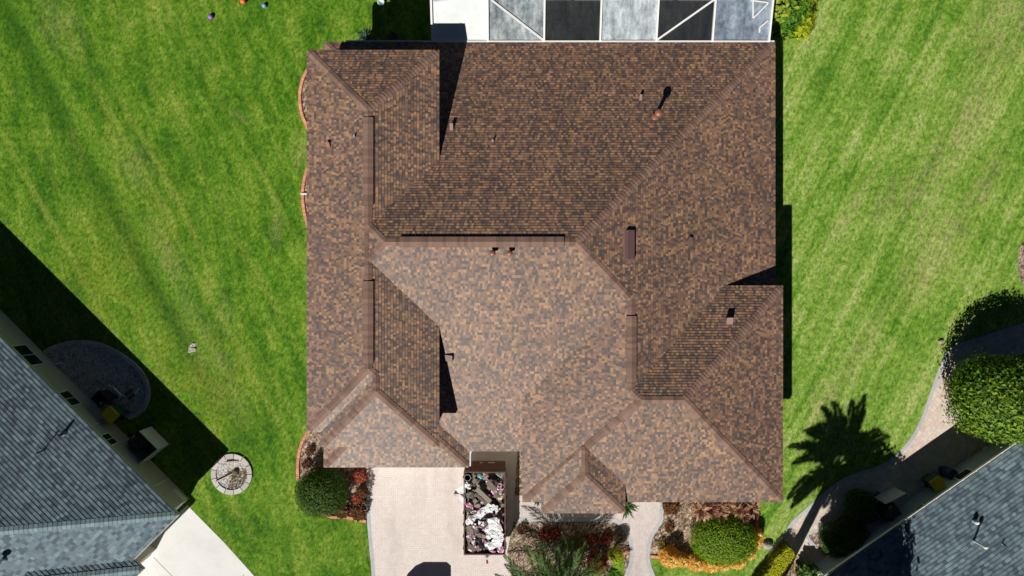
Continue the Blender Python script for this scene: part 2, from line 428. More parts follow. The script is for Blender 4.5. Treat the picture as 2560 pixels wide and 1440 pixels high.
# ---------------------------------------------------------------- ground sheets
def sheet(name, poly, z, mat, label=None, cat=None):
    m = MB(); n = len(poly)
    a = sum(poly[i][0]*poly[(i+1) % n][1]-poly[(i+1) % n][0]*poly[i][1] for i in range(n))
    if a < 0: poly = poly[::-1]
    m.face([(x, y, z) for x, y in poly])
    return struct(m.build(name, mat), label, cat)
def pxpoly(pts): return [P2(u, v) for u, v in pts]
def smooth_line(pts, n=6, closed=False):
    out = []; L = len(pts)
    rng = L if closed else L-1
    for i in range(rng):
        p = [pts[(i+k) % L] if closed else pts[max(0, min(L-1, i+k))] for k in (-1, 0, 1, 2)]
        for j in range(n):
            t = j/n
            out.append(tuple(.5*((2*p[1][c])+(-p[0][c]+p[2][c])*t+(2*p[0][c]-5*p[1][c]+4*p[2][c]-p[3][c])*t*t+(-p[0][c]+3*p[1][c]-3*p[2][c]+p[3][c])*t**3) for c in (0, 1)))
    if not closed: out.append(tuple(pts[-1]))
    return out
def band(line, w, side=1):     # strip polygon on one side of a polyline
    left = []
    for i, p in enumerate(line):
        a = Vector(line[max(0, i-1)]); b = Vector(line[min(len(line)-1, i+1)]); d = (b-a).normalized()
        left.append((p[0]-d.y*w*side, p[1]+d.x*w*side))
    return list(line)+left[::-1]
def strip(name, line, w, z, mat, side=1):
    m = MB(); b = band(line, w, side); n = len(line); o = b[n:][::-1]
    for i in range(n-1):
        q = [(*line[i], z), (*line[i+1], z), (*o[i+1], z), (*o[i], z)]
        if side < 0: q = q[::-1]
        m.face(q)
    return struct(m.build(name, mat))

g = MB(); S_ = 400
g.face([(-S_, -S_, 0), (S_, -S_, 0), (S_, S_, 0), (-S_, S_, 0)])
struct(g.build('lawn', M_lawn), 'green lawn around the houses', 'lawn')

drive_l = smooth_line(pxpoly([(914, 1090), (915, 1180), (917, 1290), (924, 1380), (929, 1440), (940, 1700)]))
driveway = drive_l+pxpoly([(1300, 1700), (1276, 1420), (1268, 1380), (1284, 1303), (1312, 1303), (1312, 1090)])
sheet('driveway', driveway, .012, M_pav)
strip('driveway_border', drive_l, .2, .017, M_bord, 1)
w_l = smooth_line(pxpoly([(1286, 1304), (1400, 1304), (1520, 1305), (1545, 1311), (1562, 1330), (1572, 1355), (1575, 1385), (1570, 1415), (1558, 1445), (1535, 1500), (1500, 1700)]))
w_r = smooth_line(pxpoly([(1658, 1230), (1658, 1296), (1648, 1318), (1632, 1345), (1625, 1375), (1626, 1405), (1636, 1435), (1655, 1480), (1680, 1700)]))
sheet('walkway', w_l+w_r[::-1]+pxpoly([(1286, 1215)]), .020, M_walk)
strip('walkway_border', w_l, .22, .025, M_bord, 1)
strip('walkway_border', w_r, .22, .025, M_bord, -1)

bed1 = smooth_line(pxpoly([(772, 1078), (756, 1105), (747, 1140), (745, 1180), (750, 1220), (775, 1262), (820, 1290), (870, 1293), (916, 1303)]))
sheet('mulch_bed', bed1+pxpoly([(914, 1100), (850, 1040)]), .006, M_mulch)
sheet('mulch_bed', pxpoly([(1286, 1303)])+w_l[6:48]+pxpoly([(1560, 1388), (1540, 1400), (1515, 1440), (1490, 1600), (1275, 1600), (1268, 1390)]), .009, M_mulch)
bed3 = smooth_line(pxpoly([(1626, 1390), (1660, 1394), (1720, 1404), (1790, 1408), (1850, 1395), (1883, 1360), (1892, 1320), (1893, 1240)]))
sheet('mulch_bed', w_r[0:28]+bed3, .008, M_mulch)
bedA = smooth_line(pxpoly([(772, 170), (757, 200), (750, 240), (755, 285), (772, 325)]))
bedB = smooth_line(pxpoly([(774, 410), (763, 440), (757, 485), (762, 535), (774, 578)]))
sheet('mulch_bed', bedA+pxpoly([(860, 325), (860, 170)]), .006, M_mulch)
sheet('mulch_bed', bedB+pxpoly([(860, 578), (860, 410)]), .006, M_mulch)
sheet('mulch_bed', smooth_line(pxpoly([(2575, 590), (2553, 612), (2545, 650), (2550, 695), (2575, 735)])), .006, M_mulch)

sheet('mulch_bed', pxpoly([(1287, 1238), (1294, 1125), (1325, 1125), (1325, 1240)]), .024, M_mulch)
pl = smooth_line(pxpoly([(2700, 760), (2560, 806), (2470, 836), (2400, 858), (2368, 880), (2345, 925), (2322, 990), (2297, 1058), (2262, 1113), (2215, 1155), (2150, 1180), (2108, 1196), (2060, 1232), (2010, 1275), (1975, 1308), (1957, 1345)]))
pr = pxpoly([(1957, 1345), (1985, 1375), (1996, 1400), (1995, 1440), (1990, 1600), (2140, 1600), (2090, 1432), (2050, 1385), (2014, 1338), (2055, 1318), (2090, 1290), (2108, 1260), (2120, 1236), (2145, 1221), (2190, 1223), (2240, 1270), (2330, 1250), (2480, 1150), (2480, 1050), (2400, 1040), (2382, 1000), (2385, 950), (2420, 915), (2560, 885), (2700, 850)])
sheet('garden_path', pl+pr, .010, M_pathr)
strip('garden_path_border', pl, .2, .015, M_bord, 1)
strip('garden_path_border', smooth_line(pxpoly([(2085, 1428), (2050, 1385), (2014, 1338), (2055, 1318), (2090, 1290), (2108, 1260), (2120, 1236), (2145, 1221), (2190, 1223)])), .16, .015, M_bord, -1)
sheet('mulch_bed', pxpoly([(2014, 1338), (2055, 1318), (2090, 1290), (2108, 1260), (2120, 1236), (2145, 1221), (2190, 1223), (2240, 1290), (2090, 1432), (2050, 1385)]), .006, M_mulch)
sheet('mulch_bed', pxpoly([(1958, 1345), (1925, 1380), (1916, 1440), (1930, 1600), (1990, 1600), (2030, 1440), (1998, 1400), (1985, 1375)]), .013, M_mulch)

drv = pxpoly([(430, 1300), (468, 1262), (481, 1276), (560, 1356), (640, 1445), (760, 1580), (180, 1580), (330, 1400)])
sheet('concrete_driveway', drv, .012, M_slab)
mj = MB()
for a, b in (((384, 1393), (470, 1480)), ((611, 1436), (600, 1447))):
    A, B = P(*a), P(*b); d = (B-A).normalized(); n_ = Vector((-d.y, d.x, 0))*.012
    A.z = B.z = .0135; mj.face([A-n_, B-n_, B+n_, A+n_])
struct(mj.build('driveway_joint', M_dark))
grav = smooth_line(pxpoly([(95, 900), (118, 876), (160, 860), (205, 855), (250, 862), (300, 885), (345, 920), (368, 958), (370, 1000), (352, 1030), (322, 1045)]))
sheet('gravel_bed', grav+pxpoly([(150, 1010)]), .010, M_gravel)

# ---------------------------------------------------------------- edging, brick and stone
def edging(name, line, w, h, seg, mat, label, cat='edging', gap=.008, closed=False):
    m = MB(); rnd = random.Random(len(name)+int(line[0][0]*100))
    pts = [Vector(p) for p in line]
    if closed: pts.append(pts[0])
    acc = [0]
    for i in range(1, len(pts)): acc.append(acc[-1]+(pts[i]-pts[i-1]).length)
    def at(s):
        for i in range(1, len(pts)):
            if s <= acc[i] or i == len(pts)-1:
                return pts[i-1].lerp(pts[i], (s-acc[i-1])/max(1e-6, acc[i]-acc[i-1]))
    n = max(1, round(acc[-1]/seg)); st = acc[-1]/n
    for k in range(n):
        a, b = at(k*st), at((k+1)*st); d = (b-a).normalized(); c = (a+b)/2
        m.box((c.x, c.y, h/2+rnd.uniform(-.006, .006)), ((b-a).length-gap, w, h), math.atan2(d.y, d.x)+rnd.uniform(-.03, .03), rnd.random(), bev=.01)
    o = m.build(name, mat, org=(pts[0].x, pts[0].y, 0))
    return tag(o, label, cat)
edging('brick_edging', bedA, .16, .09, .11, M_brick, 'salmon brick edging curving out from the wall beside the upper left roof corner')
edging('brick_edging', bedB, .16, .09, .11, M_brick, 'salmon brick edging arc crossed by a white downspout beside the left wall')
edging('brick_edging', bed1[0:22], .16, .09, .11, M_brick, 'curved salmon brick edging above the round hedge left of the garage')
edging('brick_edging', bed1[34:], .15, .09, .24, M_brick, 'low brick edging below red shrubs at the driveway\'s left edge')
edging('brick_edging', pxpoly([(1573, 1375), (1560, 1382), (1545, 1395)]), .17, .09, .24, M_brick, 'short brick edging beside the small yellow ball shrub')
edging('brick_edging', bed3, .15, .09, .24, M_brick, 'brick edging under the row of yellow orange shrubs right of the walkway')
edging('stone_edging', smooth_line(pxpoly([(1958, 1342), (1935, 1368), (1920, 1400), (1915, 1440), (1925, 1500)])), .14, .1, .5, M_conc, 'pale curved stone edging along the yellow hedge')
edging('stone_edging', grav, .22, .1, .45, M_conc, 'concrete edging round the shaded gravel bed by the left house')

# circular planter in the left lawn
c0 = P(580, 1185)
ring = thing('stone_ring_planter', 'round concrete ring planter with gravel and dry weeds in the left lawn', 'planter', c0)
mr = MB()
for k in range(13):
    a0, a1 = 2*math.pi*k/13+.02, 2*math.pi*(k+1)/13-.02
    n = 4; ro, ri = 1.12, .86
    for j in range(n):
        b0, b1 = a0+(a1-a0)*j/n, a0+(a1-a0)*(j+1)/n
        q = [(c0.x+r*math.cos(b), c0.y+r*math.sin(b)) for r, b in ((ri, b0), (ro, b0), (ro, b1), (ri, b1))]
        mr.prism(q, 0, .1, (k*.37) % 1)
mr.build('stone_ring', M_conc, ring, c0)
mg = MB(); mg.face([(c0.x+.86*math.cos(t*.2618), c0.y+.86*math.sin(t*.2618), .045) for t in range(24)]); mg.build('gravel', M_gravel, ring, c0)
def bar(m, a, b, z, w, h, t=.5): 
    A, B = P(*a), P(*b); d = B-A
    m.box(((A.x+B.x)/2, (A.y+B.y)/2, z), (d.length, w, h), math.atan2(d.y, d.x), t)
for a_ in (((541, 1204), (584, 1183), .11, .07, .12, .9), ((566, 1155), (597, 1152), .1, .08, .12, .9)):
    ms_ = MB(); bar(ms_, *a_); ms_.build('stone_bar', M_rock, ring, c0)
msp = MB(); msp.lathe(P(590, 1180, .02), [(.2, 0), (.17, .14), (.1, .2), (.0, .2)], 12); msp.build('stump', M_bark, ring, c0)
mw = MB(); rnd = random.Random(4)
for i in range(900):
    a = rnd.uniform(-1.9, .35); r = .82*math.sqrt(rnd.random())
    if rnd.random() < .25: a = rnd.uniform(0, 6.28); r = .3*rnd.random()
    p = c0+Vector((r*math.cos(a)+.05, r*math.sin(a), .05)); th = rnd.uniform(0, 6.28); l = rnd.uniform(.05, .14)
    d = Vector((math.cos(th), math.sin(th), rnd.uniform(.3, 1.5))).normalized()*l; s = Vector((-math.sin(th), math.cos(th), 0))*.012
    mw.face([p-s, p+s, p+d], rnd.random())
mw.build('weeds', L_straw, ring, c0)

# ---------------------------------------------------------------- roofs
def clip(poly, key, lo):       # keep the side key >= lo ; poly entries are tuples, key index of coordinate
    out = []; n = len(poly)
    for i in range(n):
        a, b = poly[i], poly[(i+1) % n]
        ka, kb = key(a)-lo, key(b)-lo
        if ka >= 0: out.append(a)
        if (ka > 0 and kb < 0) or (ka < 0 and kb > 0):
            t = ka/(ka-kb); out.append(tuple(a[j]+(b[j]-a[j])*t for j in range(len(a))))
    return out
FACES = []
_seed = [0]
def shingle_face(M, poly, eave_pt, up, z0, slope, expo=EXPO, th=.017, collect=True):
    up = Vector(up).normalized(); al = Vector((-up.y, up.x)); sl = math.sqrt(1+slope*slope)
    _seed[0] += 1; sd = _seed[0]
    pts = []
    for x, y in poly:
        d = (x-eave_pt[0])*up.x+(y-eave_pt[1])*up.y
        a = x*al.x+y*al.y
        pts.append((x, y, z0+slope*d, a, d*sl))
    A = sum(pts[i][0]*pts[(i+1) % len(pts)][1]-pts[(i+1) % len(pts)][0]*pts[i][1] for i in range(len(pts)))
    if A < 0: pts = pts[::-1]
    if collect: FACES.append(([(p[0], p[1]) for p in pts], eave_pt, up, z0, slope))
    nrm = Vector((-up.x*slope, -up.y*slope, 1)).normalized()
    lo = min(p[4] for p in pts); hi = max(p[4] for p in pts)
    i0 = math.floor(lo/expo+1e-6); i1 = math.ceil(hi/expo-1e-6)
    rnd = random.Random(sd)
    for i in range(i0, i1):
        q = clip(pts, lambda p: p[4], i*expo)
        q = clip(q, lambda p: -p[4], -(i+1)*expo)
        if len(q) < 3: continue
        top = []; uv = []
        for p in q:
            fr = (p[4]-i*expo)/expo
            top.append(Vector(p[:3])+nrm*th*(1.25-fr)); uv.append((p[3]+sd*17.3, (i+.02+.96*fr)*expo+sd*40*expo))
        M.face(top, .5, 0, uv)
        n = len(q)
        for j in range(n):
            k = (j+1) % n
            if abs(q[j][4]-i*expo) < 1e-5 and abs(q[k][4]-i*expo) < 1e-5 and (Vector(q[j][:3])-Vector(q[k][:3])).length > .01:
                M.face([Vector(q[j][:3])-nrm*.003, Vector(q[k][:3])-nrm*.003, top[k], top[j]], .5, 0, [uv[j], uv[k], uv[k], uv[j]])
def inpoly(x, y, poly):
    c = False; n = len(poly)
    for i in range(n):
        (x1, y1), (x2, y2) = poly[i], poly[(i+1) % n]
        if (y1 > y) != (y2 > y) and x < (x2-x1)*(y-y1)/(y2-y1)+x1: c = not c
    return c
def roofz(x, y):
    best = None
    for poly, e, up, z0, s in FACES:
        if inpoly(x, y, poly):
            z = z0+s*((x-e[0])*up.x+(y-e[1])*up.y)
            if best is None or z > best[0]: best = (z, Vector((-up.x*s, -up.y*s, 1)).normalized())
    return best
def on_roof(u, v):
    for z in (4*K, 3.2, 6, 2.6, 2.2):
        for _ in range(30):
            p = P(u, v, z); r = roofz(p.x, p.y)
            if r is None: break
            z = r[0]
        if r: return P(u, v, z), r[1]
    raise ValueError('no roof under %s %s' % (u, v))

def caps(M, p0, p1, n1, n2, w=.17, seg=.165, th=.024, jit=0):   # cap shingles laid from low p0 up to p1
    p0, p1 = Vector(p0), Vector(p1); d = p1-p0; L = d.length; d.normalize()
    n1, n2 = Vector(n1).normalized(), Vector(n2).normalized()
    s1 = n1.cross(d); s1 = s1 if True else s1
    s2 = n2.cross(d)
    # side vectors point away from the ridge on each plane
    side = Vector((d.y, -d.x, 0))
    if s1.dot(side) * (1 if n1.dot(side) >= 0 else -1) < 0: s1 = -s1
    if s2.dot(side) * (1 if n2.dot(side) >= 0 else -1) < 0: s2 = -s2
    if s1.z > 0 and s2.z > 0: pass
    up = (n1+n2).normalized(); n = max(1, round(L/seg)); st = L/n
    rnd = random.Random(int(L*1000)+int(p0.x*77))
    if abs(p1.z-p0.z) > .3: p0 = p0+d*.16; L -= .16; n = max(1, round(L/seg)); st = L/n
    for i in range(n):
        t = rnd.random()
        a = p0+d*(i*st-.01); b = p0+d*(i*st+st+.015)
        ra, rb = up*(.02+th), up*.022
        la, lb = a+s1*w+n1*(.016+th), b+s1*w+n1*.018
        ga, gb = a+s2*w+n2*(.016+th), b+s2*w+n2*.018
        for q in ((a+ra, b+rb, lb, la), (b+rb, a+ra, ga, gb)):
            f = list(q)
            if (f[1]-f[0]).cross(f[2]-f[0]).z < 0: f = f[::-1]
            M.face(f, t)
        e = [a+s1*w, a+s1*w+n1*(.016+th), a+ra, a+s2*w+n2*(.016+th), a+s2*w]   # butt edge
        e[0] = e[0]+n1*.004; e[4] = e[4]+n2*.004
        M.face([e[0], e[1], e[2], a], t*.5); M.face([a, e[2], e[3], e[4]], t*.5)
def nv(up, s): return (-up[0]*s, -up[1]*s, 1)

# main house ------------------------------------------------------
house = thing('house', 'large house with complex brown shingled hip roof in the middle', 'house', (0, 0, 0))
SL = .355
N_, E_, S2_, W_ = (0, -1), (-1, 0), (0, 1), (1, 0)          # uphill directions
def k2(pts): return [(x*K, y*K) for x, y in pts]
zA, zB, zC, zF, zE = 2.8*K, 4.6*K, 3.6*K, 2.8*K, 3.86*K
def fz(m, poly, e, up, z0, s=SL): shingle_face(m, k2(poly), (e[0]*K, e[1]*K), up, z0, s)
mA = MB()
fz(mA, [(-7.49, 9.8), (10.485, 9.8), (2.3, 1.637), (-4.53, 1.637), (-5.17, 2.27), (-5.17, 7.48)], (0, 9.8), N_, zA)
fz(mA, [(-7.49, 9.8), (-5.17, 7.48), (-5.17, 5), (-7.49, 5)], (-7.49, 0), W_, zA)
fz(mA, [(-5.17, 2.27), (-4.53, 1.637), (-5.17, .997)], (-7.63, 0), W_, zB)
fz(mA, [(-4.53, 1.637), (-5.17, .997), (-5.17, -6.5), (4.4, -6.5), (4.4, -.46), (2.3, 1.637)], (0, -6.5), S2_, zA)
fz(mA, [(10.485, 9.8), (2.3, 1.637), (4.38, -.44), (4.38, -4.5), (10.485, -4.5)], (10.485, 0), E_, zA)
DS = .3435
fz(mA, [(.40, -8.27), (.40, -4.25), (4.38, -.40), (4.38, -3.76), (4.72, -4.09)], (.40, 0), W_, zC, DS)
fz(mA, [(10.47, .093), (6.29, -4.09), (4.72, -4.09), (4.38, -3.76), (8.23, .093)], (0, .093), N_, zC)
fz(mA, [(.40, -8.27), (10.47, -8.27), (6.29, -4.09), (4.72, -4.09)], (0, -8.27), S2_, zC)
fz(mA, [(10.47, .093), (10.47, -8.27), (6.29, -4.09)], (10.47, 0), E_, zC)
roofA = mA.build('main_roof', M_sh, house)
mB_ = MB()
fz(mB_, [(-7.63, 8.85), (-7.63, -5.36), (-5.17, -2.9), (-5.17, 6.39)], (-7.63, 0), W_, zB)
fz(mB_, [(-7.63, 8.85), (-2.71, 8.85), (-5.17, 6.39)], (0, 8.85), N_, zB)
fz(mB_, [(-2.71, 8.85), (-5.17, 6.39), (-5.17, -2.9), (-4.91, -3.16), (-4.91, -3.71), (-2.71, -5.91)], (-2.71, 0), E_, zB)
fz(mB_, [(-7.63, -5.36), (-5.17, -2.9), (-4.91, -3.16), (-7.11, -5.36)], (0, -5.36), S2_, zB)
fz(mB_, [(-7.11, -5.36), (-4.91, -3.16), (-4.91, -3.71), (-7.11, -5.91)], (-7.11, 0), W_, zB)
fz(mB_, [(-7.11, -5.91), (-2.71, -5.91), (-4.91, -3.71)], (0, -5.91), S2_, zB)
roofB = mB_.build('wing_roof', M_sh, house)
mF = MB()
fz(mF, [(-7.5, -7.14), (-1.72, -7.14), (-3.4, -5.46), (-5.82, -5.46)], (0, -7.14), S2_, zF)
fz(mF, [(-1.72, -7.14), (-3.4, -5.46), (-3.4, -4.82), (-1.72, -6.5)], (-1.72, 0), E_, zF)
fz(mF, [(-7.5, -7.14), (-5.82, -5.46), (-5.82, -5), (-7.5, -5)], (-7.5, 0), W_, zF)
roofF = mF.build('garage_roof', M_sh, house)
mE = MB()
fz(mE, [(1.118, -8.62), (2.73, -7.01), (2.73, -5.94), (1.118, -7.552)], (1.118, 0), W_, zE)
fz(mE, [(4.335, -8.62), (2.73, -7.01), (2.73, -5.94), (4.335, -7.54)], (4.335, 0), E_, zE)
fz(mE, [(1.118, -8.62), (4.335, -8.62), (2.73, -7.01)], (0, -8.62), S2_, zE)
roofE = mE.build('porch_roof', M_sh, house)
# caps
def hipz(x, y):
    r = roofz(x*K, y*K); return r[0] if r else None
def cp(roof, lines):
    for (a, b, n1, n2, za, zb) in lines:
        m = MB(); caps(m, (a[0]*K, a[1]*K, za), (b[0]*K, b[1]*K, zb), n1, n2)
        m.build('ridge_cap', M_cap, roof)
nN, nE, nS, nW = nv(N_, SL), nv(E_, SL), nv(S2_, SL), nv(W_, SL)
zR = zA+SL*8.163*K; zB1 = zB+SL*2.46*K; zD = zA+SL*6.105*K; zCr = zC+SL*4.18*K; zB2 = zB+SL*2.2*K
cp(roofA, [((10.485, 9.8), (2.3, 1.637), nN, nE, zA, zR), ((4.38, -.44), (2.3, 1.637), nS, nE, zD, zR),
    ((-4.53, 1.637), (2.3, 1.637), nN, nS, zR, zR), ((-5.17, 2.27), (-4.53, 1.637), nN, nW, zB1, zR), ((-5.17, .997), (-4.53, 1.637), nS, nW, zB1, zR),
    ((4.38, -3.76), (4.38, -.44), nW, nE, zD, zD), ((4.38, -3.76), (4.72, -4.09), nN, nW, zD, zCr),
    ((4.72, -4.09), (6.29, -4.09), nN, nS, zCr, zCr), ((10.47, .093), (6.29, -4.09), nN, nE, zC, zCr), ((10.47, -8.27), (6.29, -4.09), nS, nE, zC, zCr),
    ((.40, -8.27), (4.72, -4.09), nS, nW, zC, zCr), ((-7.49, 9.8), (-6.5, 8.81), nN, nW, zA, zA+SL*.99*K)])
cp(roofB, [((-7.63, 8.85), (-5.17, 6.39), nN, nW, zB, zB1), ((-2.71, 8.85), (-5.17, 6.39), nN, nE, zB, zB1), ((-5.17, -2.9), (-5.17, 6.39), nW, nE, zB1, zB1),
    ((-7.63, -5.36), (-5.17, -2.9), nS, nW, zB, zB1), ((-4.91, -3.16), (-5.17, -2.9), nS, nE, zB2, zB1), ((-4.91, -3.71), (-4.91, -3.16), nW, nE, zB2, zB2),
    ((-7.11, -5.91), (-4.91, -3.71), nS, nW, zB, zB2), ((-2.71, -5.91), (-4.91, -3.71), nS, nE, zB, zB2)])
cp(roofF, [((-1.72, -7.14), (-3.05, -5.81), nS, nE, zF, zF+SL*1.33*K), ((-7.5, -7.14), (-6.4, -6.04), nS, nW, zF, zF+SL*1.1*K)])
cp(roofE, [((1.118, -8.62), (2.73, -7.01), nS, nW, zE, zE+SL*1.61*K), ((4.335, -8.62), (2.73, -7.01), nS, nE, zE, zE+SL*1.61*K), ((2.73, -7.01), (2.73, -5.94), nW, nE, zE+SL*1.61*K, zE+SL*1.61*K)])
# raised ridge vents
def ridge_vent(roof, a, b, z, w=.235, hgt=.085):
    m = MB(); a, b = Vector((a[0]*K, a[1]*K, z)), Vector((b[0]*K, b[1]*K, z)); d = (b-a); L = d.length; d.normalize(); s = Vector((-d.y, d.x, 0))
    n = round(L/.16); st = L/n; rnd = random.Random(int(L*100))
    dz = Vector((0, 0, 1)); drop = w*SL
    for i in range(n):
        p, q = a+d*(i*st), a+d*(i*st+st); t = rnd.random()*.8+.1
        h0, h1 = hgt+.014, hgt+.002
        for sg in (1, -1):
            e0, e1 = p+s*sg*w+dz*(h0-drop*.85), q+s*sg*w+dz*(h1-drop*.85)
            f = [p+dz*h0, q+dz*h1, e1, e0]
            if sg > 0: f = f[::-1]
            if (Vector(f[1])-Vector(f[0])).cross(Vector(f[2])-Vector(f[0])).z < 0: f = f[::-1]
            m.face(f, t)
            g0, g1 = e0-dz*.03, e1-dz*.03
            m.face([e0, e1, g1, g0], .1, 1)
        m.face([p+s*w+dz*(h0-drop*.85), p+dz*h0, p-s*w+dz*(h0-drop*.85)], t*.4)
    for sg in (1, -1):       # dark baffle under the cap, set back
        e0, e1 = a+s*sg*(w-.03)+dz*(hgt-drop*.85), b+s*sg*(w-.03)+dz*(hgt-drop*.85)
        m.face([e0, e1, e1-dz*.09, e0-dz*.09], .5, 1)
    for e in (a, b):
        m.face([e+s*w+dz*(hgt-drop*.85), e+dz*hgt, e-s*w+dz*(hgt-drop*.85), e-s*w-dz*drop, e, e+s*w-dz*drop], .3, 1)
    m.build('ridge_vent', [M_cap, M_black], roof)
def yv(v, z): return (720-v)*(30-z/K)/F
def xu(u, z): return (u-1280)*(30-z/K)/F
ridge_vent(roofB, (-5.17, yv(513, zB1)), (-5.17, yv(293, zB1)), zB1)
ridge_vent(roofB, (-5.17, yv(908, zB1)), (-5.17, yv(703, zB1)), zB1)
ridge_vent(roofA, (xu(1000, zR), 1.637), (xu(1410, zR), 1.637), zR)
ridge_vent(roofA, (4.38, yv(955, zD)), (4.38, yv(790, zD)), zD)
# fascia and soffit under each roof block
def block(rect, z, walls=True, inset=.42, name='wall', mat=None, wz=0):
    x0, x1, y0, y1 = [c*K for c in rect]
    m = MB(); t = .03; zt = z-.012; zb = z-.2
    for q in (((x0+.004, y0+.004), (x1-.004, y0+.004), (x1-.004, y0+t), (x0+.004, y0+t)), ((x0+.004, y1-t), (x1-.004, y1-t), (x1-.004, y1-.004), (x0+.004, y1-.004)),
              ((x0+.004, y0+t), (x0+t, y0+t), (x0+t, y1-t), (x0+.004, y1-t)), ((x1-t, y0+t), (x1-.004, y0+t), (x1-.004, y1-t), (x1-t, y1-t))):
        m.prism(list(q), zb, zt)
    f = m.build('fascia', M_fascia, house)
    m = MB(); m.prism([(x0+t, y0+t), (x1-t, y0+t), (x1-t, y1-t), (x0+t, y1-t)], zb+.02, zb+.035); m.build('soffit', M_soffit, house)
    if walls:
        m = MB(); i = inset; m.prism([(x0+i, y0+i), (x1-i, y0+i), (x1-i, y1-i), (x0+i, y1-i)], wz, zb+.018); return m.build('wall', M_stucco, house)
block((-7.49, 10.485, 2.0, 9.8), zA)
block((4.0, 10.481, -3.0, 2.0), zA-.004)
block((-3.0, 4.0, -6.496, 2.0), zA-.002)
block((-7.63, -2.71, -5.36, 8.85), zB)
block((-7.11, -2.714, -5.91, -5.2), zB-.003)
block((-7.5, -1.72, -7.14, -5.0), zF)
block((.40, 10.47, -8.27, .093), zC)
block((1.118, 4.335, -8.62, -7.5), zE, walls=False)
# front openings, seen only from a step aside
mg_ = MB(); mg_.prism([(-6.6*K, -7.14*K+.40), (-2.6*K, -7.14*K+.40), (-2.6*K, -7.14*K+.44), (-6.6*K, -7.14*K+.44)], .02, 2.3)
for i in range(1, 4): mg_.box((-4.6*K, -7.14*K+.395, i*.57), (4*K, .012, .03), t=.2)
mg_.build('garage_door', M_white, house)
for (x, y, w) in ((6.2, -8.27, 1.5), (8.6, -8.27, 1.5)):
    m = MB(); yy = y*K+.42; m.box((x*K, yy-.02, 1.6), (w, .06, 1.4)); fr = m.build('window', M_white, house)
    m = MB(); m.box((x*K, yy-.052, 1.6), (w-.16, .01, 1.24)); m.build('pane', M_glass, fr)
for x in (1.118, 4.335):
    m = MB(); xx = x*K+(.35 if x < 2 else -.35); m.box((xx, -8.62*K+.4, zE/2-.1), (.3, .3, zE-.22)); m.build('porch_column', M_stucco, house)
# downspout crossing the left bed
m = MB(); A, B = P(752, 485, .12), P(775, 485, .12); m.box((A+B)/2+Vector((.85, 0, 0)), ((B-A).length+1.7, .09, .07)); m.build('downspout', M_white, house)
# gutter on the garage return, sunlit white
m = MB(); A, B = P(1171, 1129, zF), P(1176, 1166, zF); m.prism([(A.x+.01, B.y), (B.x+.02, B.y), (B.x+.02, A.y), (A.x+.01, A.y)], zF-.14, zF-.03); m.build('gutter', M_white, house)

A, B = P(864, 104, zA), P(1054, 104, zA); m = MB(); m.prism([(A.x, 9.8*K+.004), (B.x, 9.8*K+.004), (B.x, 9.8*K+.1), (A.x, 9.8*K+.1)], zA-.15, zA-.03); m.build('gutter', M_white, house)
def pipe_vent(roof, u, v, h, r, mat, cap=None, name='vent_pipe', flash=M_cap):
    p, n = on_roof(u, v); m = MB()
    m.lathe(p-Vector((0, 0, .1)), [(r, 0), (r, h+.1), (r*.7, h+.1), (r*.7, h)], 14, .5, 0)
    m.lathe(p, [(r*2.0, -.02), (r*1.7, .05), (r*1.02, .12)], 14, .5, 1)
    if cap: m.lathe(p, [(r*1.02, h*.0+.1), (r*1.9, .13), (r*1.9, .16), (r*1.02, .2)] if cap[2] else [(r, .1), (r, .11)], 14, .5, 0)
    if cap:
        R_, hh, _ = cap
        prof = [(r, h-.02), (R_*.96, h), (R_, h+.02)]+[(R_*math.cos(a), h+.02+hh*math.sin(a)) for a in (R(20), R(40), R(58), R(74))]+[(0, h+.02+hh)]
        m.lathe(p, prof, 20, .5, 0)
    return m.build(name, [mat, flash], roof, smooth=True)
pipe_vent(roofA, 1637, 294, .88, .085, M_copper, (.19, .13, True), 'chimney_pipe', M_copper)
pipe_vent(roofA, 1232, 634, .3, .055, M_copper, (.14, .1, False), 'mushroom_vent')
pipe_vent(roofA, 1274, 634, .3, .055, M_copper, (.14, .1, False), 'mushroom_vent')
pipe_vent(roofA, 1232, 353, .2, .04, M_pvc)
pipe_vent(roofB, 887, 341, .2, .035, M_pvc)
def hood_vent(roof, u, v, w, l, h, rz, mat, name='roof_vent'):    # sloping hood with a dark mouth at its downhill end
    p, n = on_roof(u, v); d = Vector((math.cos(rz), math.sin(rz), 0)); d = (d-n*d.dot(n)).normalized(); s = n.cross(d); m = MB()
    a = [p-d*l/2+s*w/2, p-d*l/2-s*w/2, p+d*l/2-s*w/2, p+d*l/2+s*w/2]
    b = [a[0]+n*h*.35, a[1]+n*h*.35, a[2]+n*h, a[3]+n*h]
    for f, mi in (([b[0], b[1], b[2], b[3]], 0), ([a[0], a[1], b[1], b[0]], 0), ([a[1], a[2], b[2], b[1]], 0), ([a[3], a[0], b[0], b[3]], 0), ([a[2]-d*.02, a[3]-d*.02, b[3]-d*.02-n*.015, b[2]-d*.02-n*.015], 1)):
        m.face(f, .5, mi)
    m.face([p+d*l*.5+s*w*.7+n*.012, p+d*l*.5-s*w*.7+n*.012, p-d*l*.7-s*w*.7+n*.02, p-d*l*.7+s*w*.7+n*.02], .5, 2)
    m.build(name, [mat, M_black, M_cap], roof)
hood_vent(roofA, 1601, 247, .13, .2, .22, R(90), M_pinkv)
hood_vent(roofA, 1129, 321, .16, .24, .25, R(90), M_pinkv)
hood_vent(roofA, 1822, 805, .3, .24, .3, R(90), M_pinkv)
hood_vent(roofB, 823, 363, .18, .22, .18, R(90), M_copper)
hood_vent(roofA, 1722, 601, .2, .3, .14, R(60), M_maroon)
hood_vent(roofA, 1121, 893, .32, .4, .2, R(0), M_maroon)
